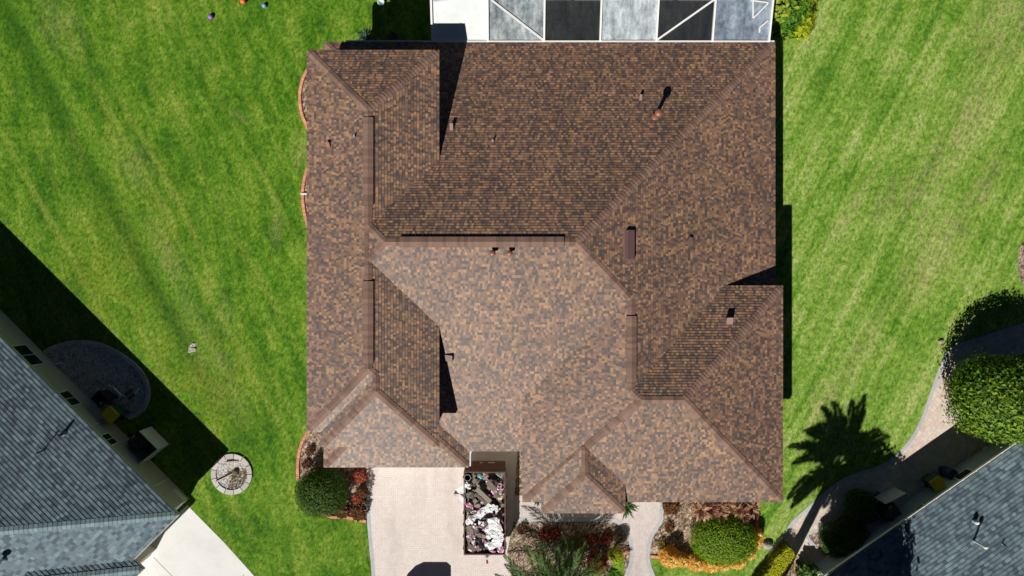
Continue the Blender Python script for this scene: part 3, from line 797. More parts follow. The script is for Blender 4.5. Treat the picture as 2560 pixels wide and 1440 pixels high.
p, n = on_roof(1573, 612); m = MB(); tmp = Matrix.Rotation(math.atan(SL), 3, 'Y')
m.box(p+n*.09, (.40, 1.36, .17), rot=tmp, bev=.02); m.box(p+n*.015, (.62, 1.55, .02), rot=tmp, t=.4, m=1); m.build('off_ridge_vent', [M_maroon, M_cap], roofA)

# ---------------------------------------------------------------- pool screen enclosure
zc0 = 3.46; yc = P(0, 103, zc0).y; rise = .3
cage = thing('pool_screen_enclosure', 'white framed pool screen enclosure behind the brown roof', 'screen enclosure', (P(1500, 0, 0).x, yc+3, 0))
co_ = cage.location.copy()
xs = [P(u, 103, zc0).x for u in (1081, 1220, 1360, 1500, 1640, 1780, 1921)]
y1 = yc+3.2; z1 = zc0+3.2*rise; y2 = yc+9
sheet('pool_deck', [(xs[0]-.1, yc-.6), (xs[-1]+.1, yc-.6), (xs[-1]+.1, y2), (xs[0]-.1, y2)], .015, M_deck)
def beam(a, b, w, h, name='beam', t=.5):
    a, b = Vector(a), Vector(b); d = b-a; L = d.length; d.normalize(); s = Vector((0, 0, 1)).cross(d)
    s = s.normalized() if s.length > .01 else Vector((1, 0, 0)); up = d.cross(s); m = MB()
    q = [p+s*i*w/2+up*j*h/2 for p in (a, b) for i, j in ((-1, -1), (1, -1), (1, 1), (-1, 1))]
    for f in ((3, 2, 1, 0), (4, 5, 6, 7), (0, 1, 5, 4), (1, 2, 6, 5), (2, 3, 7, 6), (3, 0, 4, 7)): m.face([q[i] for i in f], t)
    return m.build(name, M_white, cage, co_)
for i, x in enumerate(xs):
    beam((x, yc, zc0+.05), (x, y1, z1+.05), .09, .14); beam((x, y1, z1+.05), (x, y2, z1+.05), .09, .14)
    if i in (0, 6):
        for yy in (yc+.1, yc+2.3, yc+4.6, yc+7): beam((x, yy, 0), (x, yy, zc0+min(yy-yc, 3.2)*rise), .06, .06, 'post')
        for zz in (.9, 2.3): beam((x, yc+.1, zz), (x, y2, zz), .05, .05, 'rail')
beam((P(1055, 103, zc0).x, yc-.03, zc0), (P(1935, 103, zc0).x, yc-.03, zc0), .09, .13, 'gutter')
beam((xs[0], y1, z1+.06), (xs[-1], y1, z1+.06), .09, .12)
def onpanel(u, v):
    z = zc0
    for _ in range(20): p = P(u, v, z); z = zc0+(p.y-yc)*rise
    return P(u, v, z+.02)
beam(onpanel(1360, 102)+Vector((0, 0, .03)), onpanel(1228, 0)+Vector((0, 0, .03)), .085, .06, 'brace')
beam(onpanel(1640, 102)+Vector((0, 0, .03)), onpanel(1785, 0)+Vector((0, 0, .03)), .085, .06, 'brace')
beam(onpanel(1083, 6)+Vector((0, 0, .03)), onpanel(1135, -1)+Vector((0, 0, .03)), .085, .06, 'brace')
for a_, b_ in (((1920, 9), (1884, 45)), ((1920, 52), (1899, 69)), ((1882, 0), (1882, 46)), ((1876, 1), (1920, 7)), ((1899, 69), (1898, 82))):
    beam(onpanel(*a_)+Vector((0, 0, .03)), onpanel(*b_)+Vector((0, 0, .03)), .055, .05, 'brace')
def screenmat(name, lo, hi, a0, a1, sc=2.2):
    m = NT(name, .9, .1); p = m.obj()
    st = m.noise(m.mapping(p, 0, (1, .14, 1)), sc, 5, .7); sm = m.noise(p, 3.5, 5, .75)
    v = m.math('ADD', m.math('MULTIPLY', st, .65), m.math('MULTIPLY', sm, .35)); v = m.maprange(v, .36, .64, 0, 1)
    m.col(m.mix(v, lo, hi))
    tr = m.n('ShaderNodeBsdfTransparent'); mx = m.n('ShaderNodeMixShader')
    m.link(m.maprange(v, 0, 1, a0, a1), mx.inputs[0]); m.link(tr.outputs[0], mx.inputs[1]); m.link(m.b.outputs[0], mx.inputs[2])
    m.link(mx.outputs[0], m.t.nodes['Material Output'].inputs[0]); return m.mat
SC_white = simple('white_roof_panel', (.72, .76, .75), .5, .4, var=.1, scale=1.3)
SC_streak = screenmat('streaked_screen', (.2, .23, .26), (.62, .67, .7), .5, .88)
SC_dark = screenmat('dark_screen', (.03, .035, .04), (.07, .075, .08), .35, .5)
SC_light = screenmat('dusty_screen', (.34, .4, .44), (.72, .78, .82), .55, .92, 3)
SC_blue = screenmat('blue_grey_screen', (.14, .19, .27), (.5, .58, .68), .45, .85, .8)
for i, mt in enumerate((SC_white, SC_streak, SC_dark, SC_light, SC_dark, SC_blue)):
    x0, x1 = xs[i]+.045, xs[i+1]-.045
    m = MB(); m.face([(x0, yc+.04, zc0), (x1, yc+.04, zc0), (x1, y1, z1), (x0, y1, z1)]); m.face([(x0, y1, z1), (x1, y1, z1), (x1, y2, z1), (x0, y2, z1)])
    m.build('roof_panel' if i == 0 else 'screen_panel', mt, cage, co_)
fl = MB(); p = P(1312, -2, .25); fl.lathe(p, [(.2, -.12), (.42, -.1), (.5, 0), (.42, .1), (.2, .12), (.12, 0)], 18)
M_cyan = simple('cyan_vinyl', (.02, .5, .62), .4)
tag(fl.build('pool_float', M_cyan, org=p, smooth=True), 'cyan inflatable ring seen blurred through the streaked screen', 'pool float')

# ---------------------------------------------------------------- neighbouring houses
def frame(o, ex, ey):
    o, ex, ey = Vector(o), Vector(ex), Vector(ey)
    return lambda x, y: (o.x+ex.x*x+ey.x*y, o.y+ex.y*x+ey.y*y)
def hip_block(M, fr, w, d, z0, s, expo, ex, ey, only=None):
    # w along ex, d along ey (local rect 0..w, 0..d), returns ridge data
    ex, ey = Vector(ex), Vector(ey)
    if w >= d: r0, r1 = (d/2, d/2), (w-d/2, d/2)
    else: r0, r1 = (w/2, w/2), (w/2, d-w/2)
    if w >= d:
        fs = {'s': ([(0, 0), (w, 0), r1, r0], (0, 0), ey), 'e': ([(w, 0), (w, d), r1], (w, 0), -ex), 'n': ([(w, d), (0, d), r0, r1], (0, d), -ey), 'w': ([(0, d), (0, 0), r0], (0, 0), ex)}
    else:
        fs = {'s': ([(0, 0), (w, 0), r0], (0, 0), ey), 'e': ([(w, 0), (w, d), r1, r0], (w, 0), -ex), 'n': ([(w, d), (0, d), r1], (0, d), -ey), 'w': ([(0, d), (0, 0), r0, r1], (0, 0), ex)}
    for k, (poly, e, up) in fs.items():
        if only and k not in only: continue
        shingle_face(M, [fr(*p) for p in poly], fr(*e), (up.x, up.y), z0, s, expo, .02)
    zr = z0+s*min(w, d)/2
    return r0, r1, zr
q2 = math.sqrt(.5)
e1, e2 = (-q2, q2), (-q2, -q2)           # left house: along its long wall, and inward
zL, sL = 2.75, .45
cL = P(445, 1288, zL)
frL = frame(cL, e1, e2)
hl = thing('neighbour_house', 'house with grey green shingle hip roof at lower left corner', 'house', (cL.x, cL.y, 0)); ol = hl.location.copy()
m = MB(); r0, r1, zr = hip_block(m, frL, 26, 15, zL, sL, EXPO_L, e1, e2); rl = m.build('roof', M_shn, hl, ol)
gL = P(357, 1424, zL)
frG = frame(gL, e1, e2)
m = MB(); g0, g1, gz = hip_block(m, frG, 7, 9.3, zL-.01, sL, EXPO_L, e1, e2, 'sw'); rg = m.build('garage_roof', M_shn, hl, ol)
def capL(roof, fr, lines, e):
    mm = MB()
    for a, b, na, nb, za, zb in lines: caps(mm, (*fr(*a), za), (*fr(*b), zb), na, nb, .2, .2, .018)
    mm.build('ridge_cap', M_capn, roof, e)
nS_, nW_ = nv(e2, sL), nv(e1, sL)
capL(rl, frL, [((0, 0), r0, nS_, nW_, zL, zr)], ol)
capL(rg, frG, [((0, 0), (3.3, 3.3), nS_, nW_, zL, zL+3.3*sL)], ol)
m = MB(); i = .52
def rect(fr, x0, x1, y0, y1): return [fr(x0, y0), fr(x1, y0), fr(x1, y1), fr(x0, y1)]
m.prism(rect(frL, i, 26-i, i, 15-i), 0, zL-.1); m.build('wall', M_stuccog, hl, ol)
m = MB(); m.prism(rect(frG, i, 6.5, i, 9), 0, zL-.11); m.build('garage_wall', M_stuccog, hl, ol)
def fascia(fr, w, d, z, par, o, mat=M_stuccog):
    m = MB(); t = .1
    m.prism(rect(fr, -.03, w, -.03, t), z-.17, z-.01); m.prism(rect(fr, -.03, t, t, d), z-.17, z-.01); m.build('fascia', mat, par, o)
    m = MB(); m.prism(rect(fr, t, w, t, d), z-.15, z-.13); m.build('soffit', M_soffit, par, o)
fascia(frL, 26, 15, zL, hl, ol, simple('pale_green_trim', (.5, .56, .52), .5)); fascia(frG, 6.9, 9, zL-.012, hl, ol)
m = MB(); a = frG(.5, 1.2); m.prism(rect(frG, i-.03, i, 1.0, 6.0), .02, 2.2); m.build('garage_door', M_white, hl, ol)
# windows on the long wall, found from where they show in the photo
wq = frL(i, i); n1 = Vector((-e2[0], -e2[1], 0))
def wallpt(u, v):
    q = Vector(((u-1280)/F, (720-v)/F)); nn = Vector((n1.x, n1.y)); hz = nn.dot(Vector(wq))/nn.dot(q)
    p = q*hz; return (p-Vector(wq)).dot(Vector(e1)), H-hz
def wall_box(m, fr, t0, t1, z0, z1, d0, d1, **k):
    m.prism([fr(i+t0, i-d1), fr(i+t1, i-d1), fr(i+t1, i-d0), fr(i+t0, i-d0)], z0, z1, **k)
for (u, v, u2, v2) in ((88, 915, 45, 872), (196, 1013, 170, 990), (287, 1112, 268, 1096)):
    t0, za = wallpt(u, v); t1, zb = wallpt(u2, v2)
    t0 = min(t0, t1); w_ = 1.5 if u < 100 else (1.05 if u < 200 else .8); zz = {88: (.75, 1.95), 196: (.95, 1.9), 287: (1.1, 1.85)}[u]
    m = MB(); wall_box(m, frL, t0, t0+w_, zz[0], zz[1], .0, .05); fr_ = m.build('window', M_white, hl, ol)
    m = MB(); wall_box(m, frL, t0+.06, t0+w_/2-.02, zz[0]+.06, zz[1]-.06, .052, .056); wall_box(m, frL, t0+w_/2+.02, t0+w_-.06, zz[0]+.06, zz[1]-.06, .052, .056); m.build('pane', M_glass, fr_, ol)
for ta, wa in ((1.55, .05), (4.6, .05), (6.1, .04)):
    m = MB(); wall_box(m, frL, ta, ta+wa, .1, 2.5, .0, .045); m.build('conduit', M_pvc, hl, ol)
m = MB(); wall_box(m, frL, .08, .9, .25, .62, .0, .03); m.build('wall_panel', M_pvc, hl, ol)
def np(roof, u, v, h, r, mat, cap=None, o=ol, name='vent_pipe'):
    p, n = on_roof(u, v); m = MB()
    m.lathe(p-Vector((0, 0, .1)), [(r, 0), (r, h+.1), (r*.7, h+.1), (r*.7, h)], 12); m.lathe(p, [(r*2.2, -.03), (r*1.9, .04), (r*1.05, .1)], 12, m=1)
    if cap: m.lathe(p, [(r, h-.1), (cap, h-.05), (cap, h+.05), (cap*.6, h+.12), (0, h+.14)], 16)
    m.build(name, [mat, M_capn], roof, o, smooth=True)
np(rl, 108, 1127, .5, .035, M_dark); np(rl, 158, 1085, .33, .07, M_dark); np(rl, 10, 1398, .42, .07, M_pvc, .16, name='mushroom_vent')

d1, d2 = Vector((.822, .571)).normalized(), None
d2 = Vector((d1.y, -d1.x))                # inward (down right)
zRr, sR = 2.44, .36
cR = P(2050, 1454, zRr)
frR = frame(cR, (d1.x, d1.y), (d2.x, d2.y))
hr = thing('neighbour_house', 'house with blue grey shingle roof and white gutter at lower right', 'house', (cR.x, cR.y, 0)); orr = hr.location.copy()
m = MB(); q0, q1, zrr = hip_block(m, frR, 34, 17, zRr, sR, EXPO_L, (d1.x, d1.y), (d2.x, d2.y)); rr_ = m.build('roof', M_shn, hr, orr)
m = MB(); iR = .5; m.prism(rect(frR, iR, 33.5, iR, 16.5), 0, zRr-.1); m.build('wall', M_stuccob, hr, orr)
m = MB(); m.prism(rect(frR, .0, 34, .03, .14), zRr-.16, zRr-.02); m.build('fascia', M_white, hr, orr)
m = MB(); m.prism(rect(frR, .1, 34, .14, .7), zRr-.15, zRr-.13); m.build('soffit', M_soffit, hr, orr)
m = MB(); m.prism(rect(frR, 0, 34, -.11, -.075), zRr-.14, zRr-.005); m.prism(rect(frR, 0, 34, -.075, .02), zRr-.14, zRr-.125, m=1)
gut = m.build('gutter', [M_white, M_black], hr, orr)
m = MB()
for k in range(1, 44): m.prism(rect(frR, k*.82-.02, k*.82+.02, -.074, .05), zRr-.03, zRr-.012)
m.build('hanger', M_white, gut, orr)
def wr(u, v):                             # point on the right house's wall
    w0 = Vector(frR(iR, iR)); nn = -Vector((d2.x, d2.y)); q = Vector(((u-1280)/F, (720-v)/F)); hz = nn.dot(w0)/nn.dot(q)
    p = q*hz; return (p-w0).dot(d1), H-hz
for (u, v, w_, za, zb) in ((2420, 1192, .9, .85, 1.9), (2300, 1270, .55, 1.2, 1.9)):
    t, _ = wr(u, v); m = MB()
    m.prism([frR(iR+t-w_/2, iR-.05), frR(iR+t+w_/2, iR-.05), frR(iR+t+w_/2, iR), frR(iR+t-w_/2, iR)], za, zb); fr_ = m.build('window', M_white, hr, orr)
    m = MB(); m.prism([frR(iR+t-w_/2+.06, iR-.056), frR(iR+t+w_/2-.06, iR-.056), frR(iR+t+w_/2-.06, iR-.052), frR(iR+t-w_/2+.06, iR-.052)], za+.06, zb-.06); m.build('pane', M_glass, fr_, orr)
np(rr_, 2435, 1303, .22, .06, M_pvc, .1, orr); np(rr_, 2434, 1352, .85, .045, M_pvc, .09, orr, 'tall_vent_pipe'); np(rr_, 2506, 1360, .25, .035, M_dark, None, orr)
for rfx, nm in ((rr_, 'vent'),):
    pass

# ---------------------------------------------------------------- plants
def leaf(m, p, n, l, w, t, rnd):
    n = n.normalized(); a = n.orthogonal().normalized(); a = (Matrix.Rotation(rnd.uniform(0, 6.28), 3, n) @ a)
    b = n.cross(a); tip = p+a*l; mid = p+a*l*.5+n*l*.08
    m.face([p, mid+b*w/2, tip, mid-b*w/2], t)
def bush(name, c, rad, nleaf, lsize, mat, label, cat='shrub', zmin=.0, group=None, tint=None, seed=0, lump=.06, core=.86, trunk=None, ragged=.08):
    c = Vector(c); base = Vector((c.x, c.y, 0)); rnd = random.Random(seed+int(c.x*31+c.y*17))
    t = thing(name, label, cat, base, group); m = MB()
    lumps = [(Vector((rnd.gauss(0, 1), rnd.gauss(0, 1), rnd.gauss(0, 1))).normalized(), rnd.uniform(.5, 1)) for _ in range(26)]
    def rr(d):
        k = 1
        for l, a in lumps: k += lump*a*max(0, d.dot(l)-.72)/.28
        return k-lump*.4
    for i in range(nleaf):
        d = Vector((rnd.gauss(0, 1), rnd.gauss(0, 1), rnd.gauss(0, 1)+.35)).normalized()
        k = rr(d)*rnd.uniform(.88, 1.03)
        if rnd.random() < .06: k *= rnd.uniform(1.02, 1.0+ragged)
        p = c+Vector((d.x*rad[0], d.y*rad[1], d.z*rad[2]))*k
        if p.z < .03: continue
        n = Vector((d.x/rad[0], d.y/rad[1], d.z/rad[2])).normalized()+Vector((rnd.gauss(0, .34), rnd.gauss(0, .34), rnd.gauss(0, .3)))
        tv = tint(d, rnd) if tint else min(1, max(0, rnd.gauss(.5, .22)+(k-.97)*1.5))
        s = lsize*rnd.uniform(.7, 1.3); leaf(m, p, n, s, s*.55, tv, rnd)
    m.build('foliage', mat, t, base)
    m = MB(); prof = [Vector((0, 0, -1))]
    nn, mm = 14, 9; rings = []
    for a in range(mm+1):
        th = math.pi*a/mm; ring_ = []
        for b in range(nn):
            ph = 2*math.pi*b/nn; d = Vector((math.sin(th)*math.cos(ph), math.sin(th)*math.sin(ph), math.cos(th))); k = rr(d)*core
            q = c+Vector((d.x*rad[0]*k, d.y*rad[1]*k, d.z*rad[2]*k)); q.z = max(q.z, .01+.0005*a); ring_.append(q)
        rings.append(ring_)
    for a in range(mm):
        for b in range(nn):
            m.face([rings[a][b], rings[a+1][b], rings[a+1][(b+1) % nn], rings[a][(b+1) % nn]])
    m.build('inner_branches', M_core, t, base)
    if c.z-rad[2]*.6 > .25 or trunk:
        m = MB(); m.tube([base, base+Vector((.03, .02, c.z*.5)), Vector((c.x, c.y, c.z))], [.09, .07, .04], 8); m.build('trunk', M_bark, t, base)
    return t
bush('round_shrub', P(807, 1229, 1.05), (1.36, 1.3, 1.05), 9000, .085, L_dark, 'big dark green clipped dome left of the driveway below the garage corner', 'shrub', seed=1, lump=.03,
     tint=lambda d, r: min(1, max(0, r.gauss(.55, .2))))
bush('round_shrub', P(1811, 1349, .8), (1.74, 1.3, .9), 11000, .085, L_bright, 'wide bright green clipped shrub ringed by yellow orange leaves', 'shrub', seed=2, lump=.04)
bush('round_shrub', P(1540, 1388, .85), (.42, .43, .42), 1800, .05, L_yellow, 'small yellow ball shrub at the walkway\'s left edge', 'shrub', seed=3, lump=.02)
bush('large_shrub', P(2526, 1000, 2.2), (2.62, 2.1, 2.0), 12000, .19, L_mixed, 'large leafy bush with rusty tips beside the right house gutter', 'shrub', seed=4, lump=.1, core=.82, ragged=.14, tint=lambda d, r: min(.985, max(0, r.gauss(.5, .26)))+(.02 if r.random() < .02 else 0))
bush('dark_shrub', P(2150, 1268, .55), (.85, .9, .6), 4000, .08, L_dark, 'shaded round shrub beside the pale air conditioner screen', 'shrub', seed=5)
bush('dark_shrub', P(2110, 1350, .55), (1.35, 1.0, .62), 5200, .085, L_dark, 'broad shaded shrub along the right house wall below the path bend', 'shrub', seed=6)
bush('leafy_shrub', P(1958, 30, .9), (1.2, 1.15, .9), 1700, .3, L_phil, 'glossy green leafy plant at the screen enclosure\'s right corner', 'shrub', seed=7, lump=.2)
bush('leafy_shrub', P(2000, 58, .55), (.62, .75, .6), 500, .28, L_yellow, 'yellow green leafy plant at the lawn edge beside the glossy one', 'shrub', seed=8, lump=.2, tint=lambda d, r: r.uniform(.0, .45))
bush('leafy_shrub', P(1857, 10, .9), (.36, .36, .4), 400, .14, L_phil, 'small green plant behind the blue grey screen panel', 'shrub', seed=9, lump=.2)

def clump(name, c, r, h, n, l, w, mat, label, cat, group=None, seed=0, up=.6, tone=(.5, .25)):
    c = Vector((c.x, c.y, 0)); rnd = random.Random(seed+int(c.x*91+c.y*13)); m = MB()
    for i in range(n):
        a = rnd.uniform(0, 6.283); q = r*math.sqrt(rnd.random()); hh = h*(1-(q/r)**2*.7)*rnd.uniform(.35, 1)
        p = c+Vector((q*math.cos(a), q*math.sin(a), hh)); th = a+rnd.gauss(0, .8)
        d = Vector((math.cos(th), math.sin(th), rnd.uniform(-.1, up)*1.5)).normalized(); s = Vector((-math.sin(th), math.cos(th), rnd.uniform(-.4, .4)))*w/2
        L = l*rnd.uniform(.6, 1.3); t = min(1, max(0, rnd.gauss(*tone)+.3*(hh/h-.5)))
        m.face([p, p+d*L*.5+s, p+d*L+Vector((0, 0, -.15*L)), p+d*L*.5-s], t)
    for k in range(6):
        a = k*1.05; m.tube([c, c+Vector((r*.5*math.cos(a), r*.5*math.sin(a), h*.7))], [.015, .008], 5, .1)
    return tag(m.build(name, mat, org=c), label, cat, group)
clump('red_croton', P(896, 1194, .9), .36, 1.15, 420, .16, .06, L_red, 'bright red croton just below the garage eave by the driveway', 'shrub', 'red shrubs left of the driveway')
clump('red_croton', P(903, 1236, .8), .27, 1.0, 260, .15, .055, L_darkred, 'bronze croton between the two red ones by the driveway', 'shrub', 'red shrubs left of the driveway')
clump('red_croton', P(890, 1252, .8), .26, .95, 240, .15, .055, L_red, 'small red croton right of the round hedge\'s middle', 'shrub', 'red shrubs left of the driveway')
clump('red_croton', P(851, 1282, .7), .37, .9, 420, .15, .06, L_darkred, 'dark bronze croton at the round hedge\'s lower right', 'shrub', 'red shrubs left of the driveway')
clump('red_croton', P(893, 1286, .7), .38, 1.0, 420, .16, .06, L_darkred, 'bronze croton covering the brick edging by the driveway', 'shrub', 'red shrubs left of the driveway')
clump('red_croton', P(1495, 1420, .9), .46, 1.1, 800, .2, .07, L_red, 'orange red croton beside the small yellow ball shrub', 'shrub', seed=3, tone=(.65, .25))
for (u, v, lab) in ((1363, 1338, 'dim red croton deep in palm shade near the walkway'), (1385, 1330, 'second dim red croton in palm shade, right of the first'), (1480, 1348, 'red croton in the palm bed straight above the orange red one'), (1515, 1345, 'reddish croton in the bed above the yellow ball shrub')):
    clump('red_croton', P(u, v), .28, .4, 260, .16, .06, L_red, lab, 'shrub', 'red shrubs under the palm', 5, tone=(.4, .25))
clump('dark_plant', P(1440, 1350), .26, .35, 260, .2, .03, L_straw, 'olive grassy tuft in the middle of the palm bed', 'plant', seed=7)
clump('red_croton', P(1682, 1268, .6), .4, .9, 420, .2, .07, L_darkred, 'rusty red shrub against the eave right of the walkway', 'shrub', seed=8, tone=(.6, .25))
for (u, v, h, lab) in ((1305, 1321, .5, 'small dark shrub near the trailer end of the palm bed'), (1672, 1318, .35, 'little dark plant in the mulch right of the walkway'), (1654, 1358, .35, 'little olive plant near the walkway\'s narrow waist'), (776, 1128, .4, 'small bronze plant in the bed left of the garage'), (768, 1160, .3, 'tiny green plant above the big round hedge')):
    clump('small_plant', P(u, v), .2, h, 150, .13, .04, L_darkred if v < 1330 else L_straw, lab, 'plant', seed=9)
flow = [(1672, 1392, .52, .75, 'yellow orange shrub nearest the walkway, first of the row'), (1700, 1397, .3, .5, 'narrow orange shrub second in the row from the walkway'), (1735, 1404, .42, .6, 'yellow orange shrub below left side of the bright green dome'),
        (1772, 1407, .42, .6, 'yellow orange shrub below the bright green dome\'s middle'), (1803, 1405, .32, .55, 'yellow shrub tight under the bright green dome\'s lowest point'), (1838, 1395, .5, .6, 'large orange shrub at the dome\'s lower right'),
        (1866, 1377, .38, .6, 'orange shrub right of the dome between two others of its ring'), (1884, 1350, .34, .55, 'golden shrub right of the bright green dome'), (1888, 1333, .3, .5, 'topmost golden shrub at the dome\'s right edge')]
for i, (u, v, r, h, lab) in enumerate(flow):
    clump('golden_shrub', P(u+6, v+6, h*.9), r*.92, h*1.6, int(2300*r*r/.2)+250, .17, .05, L_orange, lab, 'shrub', 'yellow orange shrubs ringing the green dome', i, .5, (.62, .3))
def rosette(name, c, n, l, w, mat, label, cat, group=None, seed=0, elev0=15, elev1=70, tone=(.6, .2), zb=.05):
    c = Vector(c); org = Vector((c.x, c.y, 0)); rnd = random.Random(seed+int(c.x*7+c.y*29)); m = MB()
    if zb > .3: m.tube([org, Vector((c.x, c.y, zb))], [.03, .02], 6, .1)
    for i in range(n):
        f = i/n; a = i*2.399+rnd.uniform(-.2, .2); el = R(elev0+(elev1-elev0)*f+rnd.uniform(-8, 8)); L = l*rnd.uniform(.8, 1.1)*(1-.3*f)
        o = Vector((math.cos(a), math.sin(a), 0)); s = Vector((-math.sin(a), math.cos(a), 0)); pts = []
        p = Vector((c.x, c.y, zb)); e = el
        for k in range(4):
            pts.append(p.copy()); p = p+(o*math.cos(e)+Vector((0, 0, 1))*math.sin(e))*L/3; e -= R(14)
        ws = [w*.35, w*.5, w*.42, .004]; t = min(1, max(0, rnd.gauss(*tone)-.45*f))
        for k in range(3):
            up_ = Vector((0, 0, w*.12))
            m.face([pts[k]-s*ws[k]+up_, pts[k], pts[k+1], pts[k+1]-s*ws[k+1]+up_], t); m.face([pts[k], pts[k]+s*ws[k]+up_, pts[k+1]+s*ws[k+1]+up_, pts[k+1]], t*.93)
    return tag(m.build(name, mat, org=org), label, cat, group)
ros = [(1754, 1268, .62, 'largest tan rosette plant at the left end of the row under the eave'), (1778, 1266, .5, 'tan rosette plant second from left under the eave'), (1806, 1284, .36, 'small pale pink rosette standing forward of its row'), (1803, 1262, .4, 'tan rosette behind the small forward one'),
       (1828, 1262, .38, 'tan rosette in the middle right of the row under the eave'), (1848, 1268, .42, 'red centred tan rosette plant under the eave'), (1862, 1286, .34, 'small tan rosette standing lowest near the right end'), (1880, 1266, .46, 'dark tan rosette at the right end of the row')]
for i, (u, v, l, lab) in enumerate(ros):
    rosette('rosette_plant', P(u, v+7, 1.05), 30, l*1.3, .17, L_tan, lab, 'plant', 'tan rosette plants under the eave', i, 5, 60, zb=.95)
rosette('spiky_plant', P(910, 92, .2), 30, .6, .06, L_agave, 'spiky blue green plant in deep shade nearest the lawn', 'plant', 'spiky plants in the shade behind the house', 1, 10, 75)
rosette('spiky_plant', P(985, 92, .2), 30, .6, .06, L_agave, 'spiky plant in deep shade nearer the screen enclosure', 'plant', 'spiky plants in the shade behind the house', 2, 10, 75)
rosette('strap_plant', P(1566, 1268, .2), 26, .85, .1, L_palm, 'green strap leaved plant at the porch corner beside the walkway', 'plant', None, 3, 10, 70)
rosette('strap_plant', P(1344, 1252, .2), 14, .45, .1, L_palm, 'small green plant tucked under the eave near the trailer', 'plant', None, 4, 10, 70)
# yellow hedge block
def hedge(name, poly, z0, h, n, ls, mat, label, seed):
    c = Vector((sum(p[0] for p in poly)/len(poly), sum(p[1] for p in poly)/len(poly), 0)); rnd = random.Random(seed); m = MB()
    xs_ = [p[0] for p in poly]; ys_ = [p[1] for p in poly]; k = 0
    t = thing(name, label, 'hedge', c)
    while k < n:
        x, y = rnd.uniform(min(xs_), max(xs_)), rnd.uniform(min(ys_), max(ys_))
        if not inpoly(x, y, poly): continue
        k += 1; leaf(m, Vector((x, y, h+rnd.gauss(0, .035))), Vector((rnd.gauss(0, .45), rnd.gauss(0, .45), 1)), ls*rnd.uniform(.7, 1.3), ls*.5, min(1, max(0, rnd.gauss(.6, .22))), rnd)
    for i in range(len(poly)):
        a, b = Vector((*poly[i], 0)), Vector((*poly[(i+1) % len(poly)], 0)); d = (b-a); nn = Vector((d.y, -d.x, 0)).normalized()
        if (a+d/2+nn*.1-c).length < (a+d/2-c).length: nn = -nn
        for j in range(int(d.length*h*420)):
            p = a+d*rnd.random()+Vector((0, 0, rnd.uniform(.03, h)))+nn*rnd.gauss(0, .03)
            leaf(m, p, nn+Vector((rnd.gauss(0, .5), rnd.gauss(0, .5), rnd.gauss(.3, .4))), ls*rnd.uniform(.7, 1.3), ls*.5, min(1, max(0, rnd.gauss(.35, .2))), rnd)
    m.build('foliage', mat, t, c)
    m = MB(); m.prism([tuple((Vector(p)-c.xy)*.9+c.xy) for p in poly], .02, h*.9); m.build('inner_branches', M_core, t, c)
hedge('hedge', [P2(*q, .8) for q in ((1972, 1368), (1990, 1388), (1950, 1440), (1905, 1490), (1880, 1475), (1924, 1425), (1940, 1395))], 0, .8, 2600, .07, L_yellow, 'bright yellow clipped hedge at the bottom near the right path', 3)

def frond(m, base, az_, L, el, droop, nl=34, ll=.42, lw=.035, rnd=random, tone=.5, split=1.0):
    p = Vector(base); e = el; st = L/16; pts = []
    for k in range(17):
        pts.append(p.copy()); p = p+Vector((math.cos(az_)*math.cos(e), math.sin(az_)*math.cos(e), math.sin(e)))*st; e -= droop/16*(.4+k/12)
    for k in range(16):
        w = .022*(1-k/18); s = Vector((-math.sin(az_), math.cos(az_), 0))*w; u = Vector((0, 0, w))
        m.face([pts[k]-s, pts[k]+s, pts[k+1]+s*.9, pts[k+1]-s*.9], .75); m.face([pts[k]-s-u, pts[k]-s, pts[k+1]-s, pts[k+1]-s-u], .6)
    for j in range(nl):
        f = .1+.9*j/nl; x = f*16; k = min(15, int(x)); q = pts[k].lerp(pts[k+1], x-k); d = (pts[k+1]-pts[k]).normalized(); s = Vector((-math.sin(az_), math.cos(az_), 0)); up = d.cross(s)*-1
        env = math.sin(math.pi*min(1, .22+f*.80))**.6
        for sg in (1, -1):
            l = ll*env*rnd.uniform(.85, 1.1); a = R(52-24*f)+rnd.gauss(0, .07)
            dr = (d*math.cos(a)+s*sg*math.sin(a)+Vector((0, 0, rnd.gauss(.12, .16)))).normalized()
            tip = q+dr*l+Vector((0, 0, -.12*l)); mid = q+dr*l*.45
            wv = dr.cross(up).normalized()*lw/2; t = min(1, max(0, rnd.gauss(tone, .18)))
            m.face([q, mid+wv, tip, mid-wv], t)
def palm(name, label, base, zc, fronds, org_lean=(0, 0), L=2.4, ll=.42, lw=.035, seed=0, trunk_r=.16, nl=36):
    base = Vector((base[0], base[1], 0)); rnd = random.Random(seed); t = thing(name, label, 'palm', base)
    top = base+Vector((org_lean[0], org_lean[1], zc))
    m = MB(); n = 14
    m.tube([base.lerp(top, k/n) for k in range(n+1)], [trunk_r*(1.25-.35*k/n)*(1+.06*(k % 2)) for k in range(n+1)], 12); m.build('trunk', M_bark, t, base)
    for (a, el, dr, l) in fronds:
        m = MB(); frond(m, top+Vector((math.cos(a)*.08, math.sin(a)*.08, 0)), a, L*l, el, dr, nl, ll, lw, rnd, rnd.uniform(.35, .65)); m.build('frond', L_palm, t, base)
    return t
rnd = random.Random(11)
pc = P(1392, 1498, 1.5)
